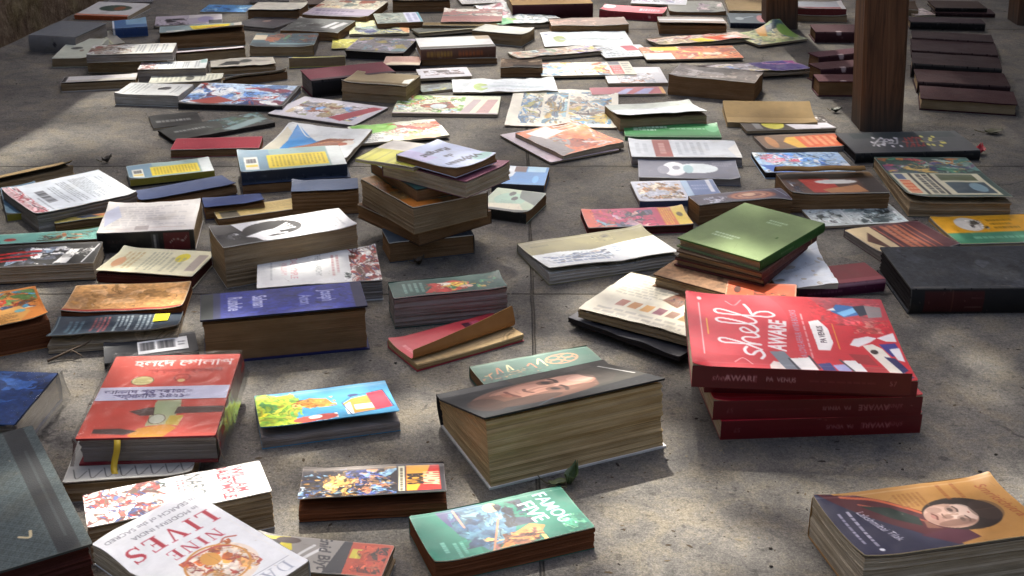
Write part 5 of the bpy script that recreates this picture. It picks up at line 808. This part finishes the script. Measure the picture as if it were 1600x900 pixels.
# ------------------------------------------------------------------ stack of four alike
SHELFWORD = [([(-.01,.04),(.05,-.04),(.12,.03),(.1,.15),(.05,.25),(.07,.38),(.13,.42),(.18,.36)], .016), ([(.14,.0),(.26,.5),(.325,.9),(.3,1.02),(.25,.92),(.235,.5),(.225,0)], .015),
  ([(.225,0),(.26,.3),(.32,.42),(.355,.34),(.35,.1),(.375,0),(.42,.07)], .015), ([(.42,.07),(.48,.2),(.525,.33),(.5,.43),(.45,.38),(.435,.2),(.455,.03),(.505,-.01),(.57,.09)], .014),
  ([(.57,.09),(.64,.45),(.685,.88),(.66,1.02),(.61,.9),(.595,.45),(.605,.08),(.64,-.01),(.69,.07)], .015), ([(.69,.07),(.77,.42),(.85,.85),(.84,1.02),(.78,.95),(.755,.5),(.745,0),(.735,-.36),(.775,-.52),(.835,-.36),(.82,-.1),(.77,.05),(.87,.12),(.96,.22)], .015)]
def shelf(lab, pl, pr, bk, z, up_, key, T=.0265):
    sgn = 0 if up_ else 180
    top = []
    S1 = lambda pts, w=.014: ('s', pts, w, 'f3e9e8')
    if up_:
        top = [('e', .2, .35, .3, .5, 'd84854', 0, .5), ('il', .62, .0, .98, .4, ['b8424a', 'c44e56', 'a83640', 'cc5a5c'], 8, 24, 'b8424a'), ('p', [(.62,0),(1,0),(1,.3),(.8,.34)], '9c6068', .4), ('r', .06, .14, .066, .84, 'eab8b8'), ('e', .068, .08, .012, .02, 'f0d0d0'), ('r', .09, .36, .096, .58, 'e8b040'),
          ('s', [(.2,.1),(.24,.16),(.28,.08)], .006, 'e8a8ac'), ('s', [(.2,.93),(.24,.88),(.28,.95)], .006, 'e8a8ac'),
          # brush lettering, read from the left end upward
          *[S1([(.335 - b_ * .19, .87 - a_ * .76) for a_, b_ in q_], w_) for q_, w_ in SHELFWORD],
          ('t', 'AWARE', .425, .56, .082, 84, 'f3e9e8', {'bold': .035, 'sx': .8, 'shear': .12}), ('t', 'A LOVE AFFAIR WITH BOOKS', .528, .52, .03, 90, 'b0889c', {'bold': .02, 'sx': .9}), ('tl', .56, .25, .575, .85, 1, 'e8c8c8', 1),
          ('p', [(.595,.36),(.645,.33),(.68,.45),(.685,.64),(.66,.74),(.605,.74)], 'f1ecea'), ('t', 'PA VENUS', .64, .53, .028, 90, '4a3a44', {'bold': .03}), ('r', .705, .38, .71, .72, 'e0983a'),
          ('p', [(.72,.2),(.76,.1),(.85,.12),(.86,.24),(.78,.28)], '3e6fa8'), ('p', [(.75,.22),(.84,.14),(.85,.2),(.78,.27)], '86c0e8'), ('p', [(.7,.19),(.74,.15),(.75,.19)], 'e8e8e8'), ('p', [(.84,.12),(.9,.1),(.92,.22),(.86,.26)], '2c3444'), ('p', [(.9,.1),(.98,.12),(.97,.26),(.9,.28)], '8c8484'),
          ('il', .8, .32, .99, .5, ['d8706a', 'c85850', 'e08a80', 'b84844'], 6, 14, 'a83c40'), ('p', [(.76,.66),(.79,.58),(.86,.54),(.9,.56),(.86,.62),(.8,.68)], 'ece6e6'), ('p', [(.9,.56),(.99,.48),(.99,.6),(.94,.6)], 'ece6e6'), ('p', [(.9,.64),(.98,.62),(.99,.76),(.94,.8)], '3a3884'), ('p', [(.94,.7),(.99,.68),(.99,.86),(.96,.84)], 'e8e6ea'),
          ('p', [(.36,.95),(.38,.9),(.45,.93),(.44,1),(.36,1)], 'f0e0d8'), ('p', [(.37,.78),(.44,.77),(.5,1),(.43,1)], '78808a'), ('p', [(.46,.86),(.55,.84),(.58,1),(.5,1)], 'f1eeea'), ('s', [(.455,.86),(.49,1)], .01, '30343c', 0), ('s', [(.55,.82),(.585,.98)], .01, '30343c', 0), ('p', [(.58,.92),(.64,.9),(.66,1),(.6,1)], '343872'), ('p', [(.65,.93),(.71,.91),(.73,1),(.67,1)], 'a8a8d4'), ('p', [(.7,.87),(.77,.86),(.8,1),(.74,1)], 'f1eeea'), ('s', [(.69,.86),(.74,1)], .01, '4a4a52', 0),
          ('p', [(.74,.78),(.83,.78),(.86,.92),(.77,.9)], 'a03238'), ('p', [(.79,.94),(.88,.93),(.9,1),(.8,1)], 'b03c40'), ('p', [(.82,.66),(.87,.64),(.91,.7),(.97,1),(.9,1)], 'ece4d6'), ('e', .865, .74, .018, .03, '3c302c'), ('p', [(.9,.8),(.95,.82),(.99,.96),(.96,1)], '2c2c5c')]
    sa = [('t', 'shelf', .135, .5, .03, sgn, 'b4787c', {'shear': .3}), ('t', 'AWARE', .225, .5, .03, sgn, 'bc8488', {'bold': .02}), ('t', 'PA  VENUS', .41, .5, .02, sgn, 'b4888a', {'bold': .03}), ('tl', .54, .47, .84, .55, 1, '8a4a4e'), ('t', '57', .92, .5, .024, sgn, '9c6466')]
    if not up_:
        sa = [('t', 'shelf', .865, .5, .03, 180, '8f5054', {'shear': .3}), ('t', 'AWARE', .77, .5, .03, 180, '965a5e', {'bold': .02}), ('t', 'PA  VENUS', .59, .5, .02, 180, '8f5c60', {'bold': .03}), ('tl', .2, .47, .46, .53, 1, '6a3034'), ('t', '57', .08, .5, .024, 180, '7c484c')]
    if key == 's2': sa = [('t', '57', .1, .5, .03, 180, '7c484c')]
    return B(lab, pl, pr, bk, T=T, z0=z, spine='f', bg='c8303c' , sc='5a0a14', pages='cream', art=top, sart=sa, key=key, group='stacked copies of one red paperback', edge='d8605c', worn=.15, mt='gloss', bcol='7a141c')
shelf('bottom red paperback of the stack of four, its spine lettering upside down', (1125,687), (1437,676), (1410,560), 0, 0, 's0')
shelf('second red paperback up in the stack, its spine lettering upside down', (1113,656), (1438,649), (1410,530), Z('s0'), 0, 's1')
shelf('third red paperback up in the stack, mostly hidden under the topmost', (1100,613), (1431,621), (1396,490), Z('s1'), 1, 's2', .022)
shelf('topmost red paperback of the stack, white brush lettering on its cover', (1080,604), (1421,617), (1390,470), Z('s2'), 1, 's3', .029)
# ------------------------------------------------------------------ near right corner
B('thick orange paperback with the portrait of a dark haired woman in a shawl', (1350,881), (1645,838), (1262,779), T=.05, top=True, bg='a87c44', pages='cream', spine='b', lift=.006, fan=.6, edge='d8c8a0', worn=.35, key='smr',
  art=[('p', [(0,0),(.1,0),(.34,.6),(.5,.72),(.52,1),(0,1)], '2c2d42'), ('p', [(.02,.0),(.22,.05),(.36,.2),(.5,.45),(.62,.7),(.6,.92),(.4,.8),(.2,.4)], '4a1f26'), ('s', [(.14,.06),(.3,.16),(.42,.34),(.5,.5)], .02, 'b05a3a'), ('s', [(.2,.2),(.34,.36),(.46,.58)], .014, '9a5240'), ('p', [(.2,.22),(.34,.3),(.44,.5),(.42,.64),(.3,.46)], '1c2a26'), ('p', [(.36,.78),(.6,.72),(.64,.92),(.5,.98)], '4c2432'), ('e', .665, .54, .2, .265, '2a201d', -6), ('e', .6, .55, .135, .2, 'b3917f', -6), ('e', .56, .5, .08, .13, 'c7a898', 0, .7), ('e', .67, .53, .07, .15, 'd3bbac', 0, .75), ('e', .6, .67, .1, .06, '8a6a5c', 0, .6), ('e', .51, .55, .045, .1, 'a07e70', 0, .7), ('e', .55, .62, .05, .06, 'a58273', 0, .6),
  ('s', [(.745,.36),(.74,.5),(.75,.66)], .02, '2a201d'), ('e', .625, .455, .013, .034, '241a17', 5), ('e', .64, .625, .013, .032, '241a17', -5), ('s', [(.652,.41),(.66,.46),(.652,.5)], .011, '3c2a25', 1, .9), ('s', [(.668,.58),(.675,.63),(.664,.67)], .011, '3c2a25', 1, .9), ('s', [(.64,.535),(.6,.525),(.568,.53)], .012, '96745f', 1, .7), ('s', [(.567,.5),(.562,.53),(.567,.565)], .008, '5c4036', 1, .8), ('s', [(.517,.48),(.53,.525),(.519,.575)], .011, '5c322d', 1, .9), ('e', .6, .66, .1, .05, '6b4e42', 0, .55), ('e', .545, .43, .04, .05, '84665a', 0, .5), ('e', .63, .455, .03, .06, '7d6156', 0, .5), ('e', .645, .625, .03, .06, '7d6156', 0, .5), ('e', .58, .56, .03, .03, '6f5347', 0, .6), ('e', .512, .53, .012, .035, '9c665c', 0, .6), ('e', .7, .535, .005, .012, '7a2a28'), ('e', .8, .53, .085, .17, '4a3a32', 0, .5), ('s', [(.74,.52),(.86,.52)], .006, '5c4a40', 0, .6), ('p', [(.45,.55),(.5,.72),(.43,.68)], '7a5446'),
  ('t', 'Smritichitra', .925, .42, .06, -80, '8a4026', {'shear': .2, 'sx': .82}), ('tl', .4, .12, .56, .34, 6, '8a5c2c', 1, 5), ('tl', .66, .05, .7, .3, 1, '8a5028', 1), ('tl', .74, .05, .78, .3, 1, '8a5028', 1), ('t', 'Lakshmibai Tilak', .215, .56, .042, -74, 'd8d4dc', {'shear': .2, 'sx': .75}), ('tl', .1, .28, .13, .86, 1, 'c8c4d0', 1), ('tl', .05, .3, .075, .8, 1, 'b8b4c4', 1), ('e', .115, .92, .014, .022, 'd8d8e0')])
# ------------------------------------------------------------------ small parts that belong to single books
def patch(root_name, key, name, x0, x1, y0, y1, zoff, m, art=None, bg='ffffff', n=40):
    """a small slip glued on the upper cover; x, y as fractions of the cover"""
    r = BOOKS[key]; o = max((c for c in r['root'].children if c.name.split('.')[0].endswith('cover')), key=lambda c: len(c.data.vertices))
    me = o.data; W, D = r['W'], r['D']
    sh = Sheet((x1-x0) * W, (y1-y0) * D, n, n, bg); sh.run(art); c = sh.wear(77, .2).reshape(-1, 3)
    co = np.array([v.co[:] for v in me.vertices]); V = []
    tops = {}
    for X, Y in zip(sh.X.ravel(), sh.Y.ravel()):
        x = (x0 + (x1-x0) * X - .5) * W; y = (.5 - (y0 + (y1-y0) * Y)) * D; V.append([x, y, 0])
    V = np.array(V); z = np.empty(len(V))
    topv = co
    for i in range(len(V)):
        d = (topv[:, 0] - V[i, 0]) ** 2 + (topv[:, 1] - V[i, 1]) ** 2; k = np.argpartition(d, 14)[:14]; z[i] = topv[k, 2].max()
    V[:, 2] = z + zoff
    return mesh_obj(name, V, gridf(n, n), m, r['root'], c, True)
patch('', 'sticker', 'price_sticker', .78, .9, .12, .5, .0012, M['paper'], [('tl', .2, .3, .8, .7, 2, 'a89a20')], 'e3da2e', 16)
patch('', 'barcode', 'barcode_slip', .36, .9, .2, .85, .0009, M['paper'], [('ban', .05, .12, .34, .75, 9, '26262a'), ('ban', .4, .12, .74, .75, 9, '26262a'), ('tl', .8, .3, .95, .7, 2, '55555a')], 'e4e6e6', 44)
r1 = BOOKS['d1']
patch('', 'd1', 'paper_band', .005, .995, .415, .575, .0008, M['satin'], [('t', 'আনন্দ পুরস্কারে', .37, .36, .06, 0, '3a3060', {'bold': .02}), ('t', 'সম্মানিত ১৪২১', .4, .7, .06, 0, '3a3060', {'bold': .02}), ('tl', .68, .2, .72, .9, 2, '9a98b4')], 'dcdcee', 90)
# bookmark ribbon hanging out of the red book
mr = flat('ribbon_yellow', (.62, .42, .03), .5)
rx = -.235 * r1['W']; V, Fc = [], []
for k, (yy, zz) in enumerate(((.004, .033), (-.003, .0335), (-.008, .030), (-.0075, .022), (-.009, .014), (-.012, .006), (-.016, .0015), (-.022, .001))):
    for s in (0, .0075): V.append((rx + s + .003 * math.sin(k * .9), -r1['D'] / 2 + yy, zz))
    if k: Fc.append((2*k - 2, 2*k - 1, 2*k + 1, 2*k))
ro = mesh_obj('bookmark_ribbon', V, Fc, mr, r1['root'], smooth=True); sm = ro.modifiers.new('thickness', 'SOLIDIFY'); sm.thickness = .0006
# clear plastic film
mp, n, l, b = mat('clear_plastic_film')
for lk in list(l): l.remove(lk)
out = [q for q in n if q.type == 'OUTPUT_MATERIAL'][0]; tr_ = n.new('ShaderNodeBsdfTransparent'); gl_ = n.new('ShaderNodeBsdfGlossy'); gl_.inputs['Roughness'].default_value = .24; tr_.inputs['Color'].default_value = (.93, .94, .95, 1)
fr_ = n.new('ShaderNodeFresnel'); fr_.inputs['IOR'].default_value = 1.45; ms = n.new('ShaderNodeMixShader'); ml = n.new('ShaderNodeMath'); ml.operation = 'MULTIPLY_ADD'; ml.inputs[1].default_value = .6; ml.inputs[2].default_value = .022
bp_ = n.new('ShaderNodeBump'); bp_.inputs['Strength'].default_value = .45; bp_.inputs['Distance'].default_value = .006; nz_ = noise(n, l, 20, 2, .5, dist=1.6); l.new(nz_.outputs[0], bp_.inputs['Height'])
l.new(bp_.outputs[0], gl_.inputs['Normal']); l.new(bp_.outputs[0], fr_.inputs['Normal']); l.new(fr_.outputs[0], ml.inputs[0]); l.new(ml.outputs[0], ms.inputs[0]); l.new(tr_.outputs[0], ms.inputs[1]); l.new(gl_.outputs[0], ms.inputs[2]); l.new(ms.outputs[0], out.inputs['Surface'])
def wrap(key, margin, flare, seed):
    """crinkled film around a book, open skirt of film at its foot"""
    r = BOOKS[key]; W, D, T = r['W'] + margin, r['D'] + margin, r['T'] + .002; V, Fc = [], []
    per = []
    for k in range(30): per.append((-W/2 + W * k / 30, -D/2))
    for k in range(30): per.append((W/2, -D/2 + D * k / 30))
    for k in range(30): per.append((W/2 - W * k / 30, D/2))
    for k in range(30): per.append((-W/2, D/2 - D * k / 30))
    per = np.array(per); N = len(per); lv = [(1, 1.0), (.985, 1.004), (.8, 1.0), (.55, 1.0), (.3, 1.0), (.12, 1.0)]
    for j, (w, s) in enumerate(lv):
        nz = vnoise(per[:, 0] * 45 + seed + j * .9, per[:, 1] * 45 + j * 1.3) - .4
        o = per / np.array([W/2, D/2]); o = np.where(np.abs(o) > .99, np.sign(o), 0)
        q = per + o * ((.0028 * nz + flare * (1 - w) ** 2)[:, None] if j else 0)
        V += [(a, bb, max(T * w, .002) + .0015 * (nz[i] if j == 0 else 0)) for i, (a, bb) in enumerate(q)]
    for j in range(len(lv) - 1):
        for i in range(N): Fc.append((j*N + i, j*N + (i+1) % N, (j+1)*N + (i+1) % N, (j+1)*N + i))
    base = len(V); g = 24
    for j in range(g):
        for i in range(g):
            x, y = -W/2 + W * i / (g-1), D/2 - D * j / (g-1); V.append((x, y, T + .0022 + .002 * (vnoise(x * 38 + seed, y * 38) - .4)))
    Fc += [tuple(f) for f in gridf(g, g, base)]
    return mesh_obj('plastic_wrap', V, Fc, mp, r['root'], smooth=True)
wrap('d1', .005, .007, 3); wrap('d18', .008, .006, 8)
# ------------------------------------------------------------------ leaves and scraps on the floor
def leaf(name, label, cat, px, py, L, rot, c, curlz=.01, grp=None, z=0.002, wid=.42):
    o = bpy.data.objects.new(name, None); COL.objects.link(o); p = at(px, py); o.location = (p[0], p[1], z); o.rotation_euler = (0, 0, R(rot)); tag(o, label, cat, grp)
    V, Fc = [], []; nn = 12
    for k in range(nn + 1):
        t = k / nn; w = L * wid * math.sin(math.pi * min(t * .92 + .04, 1)) ** .8 * (1 - .35 * t)
        for s in (-1, -.5, 0, .5, 1): V.append((L * (t - .5), w * s, curlz * (abs(s) * .8 + 1.2 * (t - .4) ** 2 * 2) + .0015 * math.sin(9 * t + 3 * s)))
        if k:
            for s in range(4): Fc.append(((k-1)*5 + s, (k-1)*5 + s + 1, k*5 + s + 1, k*5 + s))
    m = flat(name + '_' + 'skin', c, .5); bl = mesh_obj('blade', V, Fc, m, o, smooth=True); q = bl.modifiers.new('thickness', 'SOLIDIFY'); q.thickness = .0006
    v, f = [], []
    for k in range(5):
        for j in range(6): a = j * math.pi / 3; v.append((-L * .5 - L * .09 * k, .001 * math.cos(a) + .003 * k * k * .4, .002 + .001 * math.sin(a)))
        if k:
            for j in range(6): f.append(((k-1)*6 + j, (k-1)*6 + (j+1) % 6, k*6 + (j+1) % 6, k*6 + j))
    mesh_obj('stalk', v, f, flat(name + '_stalk', (.12, .1, .05), .7), o, smooth=True)
leaf('green_leaf', 'curled dark green leaf lying before the portrait hardback', 'leaf', 893, 757, .024, 60, (.045, .075, .02), .016)
leaf('pale_leaf', 'flat pale green leaf beside the curled dark one', 'leaf', 874, 758, .026, 10, (.16, .18, .07), .004, wid=.25)
leaf('dry_leaf', 'shrivelled olive leaf on the shaded floor beyond the painted branch volume', 'leaf', 1552, 209, .04, 5, (.06, .06, .025), .006)
leaf('dry_leaf', 'small dark leaf on the floor by the foot of the tall post', 'leaf', 1306, 176, .022, -10, (.05, .06, .04), .008)
leaf('dry_leaf', 'tiny dark curl of leaf on the open floor by the wall side', 'leaf', 168, 254, .02, 30, (.05, .04, .03), .01)
leaf('red_petal', 'crumpled red petal beside the painted branch volume', 'petal', 1531, 241, .03, 70, (.35, .02, .03), .012)
leaf('dry_leaf', 'brown crumpled leaf in front of the pile', 'leaf', 655, 414, .018, 20, (.05, .035, .02), .01)
tw = bpy.data.objects.new('dry_twig', None); COL.objects.link(tw); p = at(108, 560); tw.location = (p[0], p[1], .003); tag(tw, 'dry forked twig on the floor under the navy text backed paperback', 'twig')
def stick(path, r, name):
    v, f = [], []
    for k, (x, y, z) in enumerate(path):
        rr_ = r * (1 - .5 * k / len(path))
        for j in range(6): a = j * math.pi / 3; v.append((x, y + rr_ * math.cos(a), z + rr_ * math.sin(a)))
        if k:
            for j in range(6): f.append(((k-1)*6 + j, (k-1)*6 + (j+1) % 6, k*6 + (j+1) % 6, k*6 + j))
    mesh_obj(name, v, f, flat('twig_bark', (.1, .07, .045), .9), tw, smooth=True)
stick([(-.025, -.014, 0), (-.01, -.004, .004), (.004, .002, .009), (.02, .014, .012), (.028, .02, .016)], .0022, 'stem'); stick([(.004, .002, .009), (.012, -.003, .008), (.02, -.004, .003)], .0014, 'side_shoot')
rg2 = random.Random(2)
for k, (px, py, lab) in enumerate([(1556, 711, 'black crumb on the sunlit floor above the orange portrait paperback'), (1531, 738, 'smaller crumb on the floor near the orange portrait paperback'), (1204, 858, 'dark scrap on the floor left of the orange portrait paperback'), (1205, 886, 'thin scrap of bark on the floor at the near edge'), (1088, 655, 'speck beside the foot of the red stack'), (618, 568, 'speck of dirt by the red pocket book')]):
    o = bpy.data.objects.new('dirt_crumb', None); COL.objects.link(o); p = at(px, py); o.location = (p[0], p[1], 0); tag(o, lab, 'crumb', 'crumbs of dirt on the floor')
    v, f = [], []
    for a in range(6):
        for j in range(8):
            th, ph = math.pi * a / 5, 2 * math.pi * j / 8; rr_ = .0013 * (1 + .5 * rg2.random()); v.append((rr_ * 1.5 * math.sin(th) * math.cos(ph), rr_ * math.sin(th) * math.sin(ph), .001 + rr_ * .7 * math.cos(th)))
        if a:
            for j in range(8): f.append(((a-1)*8 + j, a*8 + j, a*8 + (j+1) % 8, (a-1)*8 + (j+1) % 8))
    mesh_obj('lump', v, f, flat('dirt_dark', (.025, .02, .016), .95), o)

# ------------------------------------------------------------------ grit lying about
rgl = random.Random(9); V, Fc, CC = [], [], []
for k in range(1500):
    py = rgl.uniform(0, 900) if k % 3 else rgl.uniform(420, 900); p = at(rgl.uniform(-40, 1640), py); r_ = rgl.choice((.0006, .0007, .001, .0016)) * rgl.uniform(.7, 1.4); st = rgl.uniform(1, 3.2); an = rgl.uniform(0, 6.3); i = len(V)
    for j in range(5):
        a = j * 2 * math.pi / 5 + rgl.uniform(-.3, .3); u, v_ = r_ * st * math.cos(a), r_ * math.sin(a)
        V.append((p[0] + u * math.cos(an) - v_ * math.sin(an), p[1] + u * math.sin(an) + v_ * math.cos(an), .0002))
    V.append((p[0], p[1], r_ * .8)); Fc += [(i + j, i + (j + 1) % 5, i + 5) for j in range(5)]
    c = rgl.choice(((.03, .025, .02), (.05, .035, .02), (.1, .075, .045), (.2, .17, .12))); CC += [c] * 6
go = mesh_obj('grit', V, Fc, M['paper'], None, CC, True); tag(go, kind='stuff')
rg = random.Random(11); S3 = np.array([-.09, .68, 1.0])
bright = [(950,770,.13,.10),(1010,860,.24,.07),(1290,775,.22,.06),(225,860,.17,.11),(385,800,.06,.04),(560,650,.13,.06),(560,790,.18,.07),(430,590,.1,.05),
          (240,620,.15,.1),(1180,530,.14,.1),(1480,800,.12,.06),(960,400,.13,.04),(960,470,.12,.06),(220,335,.12,.06),(110,300,.12,.06),(450,350,.13,.05),
          (490,420,.13,.05),(690,250,.1,.06),(60,470,.12,.06),(210,460,.1,.05),(720,640,.1,.06),(860,560,.12,.05),(1020,690,.09,.06)]
bright = [(*at(x_, y_)[:2], a_, b_) for x_, y_, a_, b_ in bright]
V = []; Fc = []
for k in range(40000):
    h = rg.uniform(5.0, 8.0); gx, gy = rg.uniform(-4.6, 3.4), rg.uniform(.1, 7.4)
    d = min(((gx - a_) / c_) ** 2 + ((gy - b_) / d_) ** 2 for a_, b_, c_, d_ in bright)
    if d < 1.0 and rg.random() < .94: continue
    if d > 1.0 and rg.random() < .04: continue
    if gy > 2.0:                                             # leaves set higher and thinned here to even out the far sunlight
        h = rg.uniform(13, 20)
        if gx < .95 and d > 1.0 and rg.random() < .5 * min(1, (gy - 2.0) / .5): continue
    p = np.array([gx, gy, 0]) + S3 * h; s = rg.uniform(.055, .1)
    a = np.array([rg.gauss(0, 1), rg.gauss(0, 1), rg.gauss(0, .45)]); a /= np.linalg.norm(a); q = np.array([rg.gauss(0, 1), rg.gauss(0, 1), rg.gauss(0, .45)]); q -= a * (a @ q); q /= np.linalg.norm(q)
    i = len(V); V += [p - a * s, p + q * s * .5, p + a * s * 1.1, p - q * s * .5]; Fc.append((i, i+1, i+2, i+3))
for k in range(900):                                        # unseen leaf curtain added beyond the floor to cut sky reflections
    p = np.array([rg.uniform(-7, 7), rg.uniform(9.5, 13.5), rg.uniform(.4, 7.5)]); s = rg.uniform(.12, .2)
    a = np.array([rg.gauss(0, 1), rg.gauss(0, .5), rg.gauss(0, 1)]); a /= np.linalg.norm(a); q = np.array([rg.gauss(0, 1), rg.gauss(0, .5), rg.gauss(0, 1)]); q -= a * (a @ q); q /= np.linalg.norm(q)
    i = len(V); V += [p - a * s, p + q * s * .55, p + a * s * 1.1, p - q * s * .55]; Fc.append((i, i+1, i+2, i+3))
for k in range(5600):                                        # unseen leaf curtain added behind the camera to lower the front fill
    p = np.array([rg.uniform(-6, 7), rg.uniform(-6, -2.6), rg.uniform(.2, 6.5)]); s = rg.uniform(.12, .2)
    a = np.array([rg.gauss(0, 1), rg.gauss(0, .5), rg.gauss(0, 1)]); a /= np.linalg.norm(a); q = np.array([rg.gauss(0, 1), rg.gauss(0, .5), rg.gauss(0, 1)]); q -= a * (a @ q); q /= np.linalg.norm(q)
    i = len(V); V += [p - a * s, p + q * s * .55, p + a * s * 1.1, p - q * s * .55]; Fc.append((i, i+1, i+2, i+3))
for k in range(3600):                                        # unseen leaves added right of the roof to keep that side darker
    p = np.array([rg.uniform(5.2, 7.6), rg.uniform(-3, 10), rg.uniform(.1, 4.5)]); s = rg.uniform(.12, .2)
    a = np.array([rg.gauss(0, .5), rg.gauss(0, 1), rg.gauss(0, 1)]); a /= np.linalg.norm(a); q = np.array([rg.gauss(0, .5), rg.gauss(0, 1), rg.gauss(0, 1)]); q -= a * (a @ q); q /= np.linalg.norm(q)
    i = len(V); V += [p - a * s, p + q * s * .55, p + a * s * 1.1, p - q * s * .55]; Fc.append((i, i+1, i+2, i+3))
m, n, l, b = mat('leaf_green')
b.inputs['Base Color'].default_value = (.05, .052, .03, 1); b.inputs['Roughness'].default_value = .55
tr = bpy.data.objects.new('shade_tree', None); COL.objects.link(tr); tr.location = (-2.2, 9.6, 0)
tag(tr, 'unseen leafy tree dappling the light, with leaf curtains added to block fill light', 'tree')
mesh_obj('crown_and_added_leaves', [v - np.array([-2.2, 9.6, 0]) for v in V], Fc, m, tr)  # overhead canopy plus the leaf curtains added to block light
mb = flat('bark_brown', (.09, .065, .045), .9)
def limb(path, r0, r1, seg=10):
    v, f = [], []
    for k, p in enumerate(path):
        r = r0 + (r1 - r0) * k / (len(path) - 1)
        for j in range(seg): a = 2 * math.pi * j / seg; v.append((p[0] + r * math.cos(a), p[1] + r * math.sin(a), p[2]))
        if k:
            for j in range(seg): f.append(((k-1)*seg + j, (k-1)*seg + (j+1) % seg, k*seg + (j+1) % seg, k*seg + j))
    return v, f
v, f = limb([(0, 0, 0), (.05, -.1, 1), (.02, -.25, 2), (.15, -.6, 3), (.4, -1.2, 4), (.8, -2, 4.6), (1.4, -3.2, 5)], .2, .06)
mesh_obj('trunk', v, f, mb, tr, smooth=True)
for pth in ([(.15, -.6, 3), (.9, -1.2, 3.8), (2, -2, 4.4), (3.2, -3, 4.8)], [(.02, -.25, 2), (-.4, -1, 3.2), (-.5, -2.4, 4.2), (-.2, -4, 4.8)], [(.4, -1.2, 4), (1.6, -1, 4.8), (3, -.8, 5.3)]):
    v, f = limb(pth, .09, .03); mesh_obj('branch', v, f, mb, tr, smooth=True)
# ------------------------------------------------------------------ light
el = math.atan2(1, math.hypot(S3[0], S3[1])); az = math.atan2(S3[0], S3[1])
sd_ = bpy.data.lights.new('sun', 'SUN'); sd_.energy = SUNE; sd_.angle = R(.53); sd_.color = (1, .94, .84)
so = bpy.data.objects.new('sun', sd_); COL.objects.link(so)
from mathutils import Vector
so.rotation_euler = Vector(S3).to_track_quat('Z', 'Y').to_euler()
w = bpy.data.worlds.new('World'); SC.world = w; w.use_nodes = True; wn_ = w.node_tree.nodes; wl_ = w.node_tree.links
sk = wn_.new('ShaderNodeTexSky'); sk.sky_type = 'NISHITA'; sk.sun_disc = False; sk.sun_elevation = el; sk.sun_rotation = az
sk.air_density = .7; sk.dust_density = 6.0; sk.ozone_density = 1.0
wl_.new(sk.outputs[0], wn_['Background'].inputs['Color']); wn_['Background'].inputs['Strength'].default_value = SKYE
SC.view_settings.view_transform = 'Standard'; SC.view_settings.look = 'None'; SC.view_settings.exposure = EXPO; SC.view_settings.gamma = 1
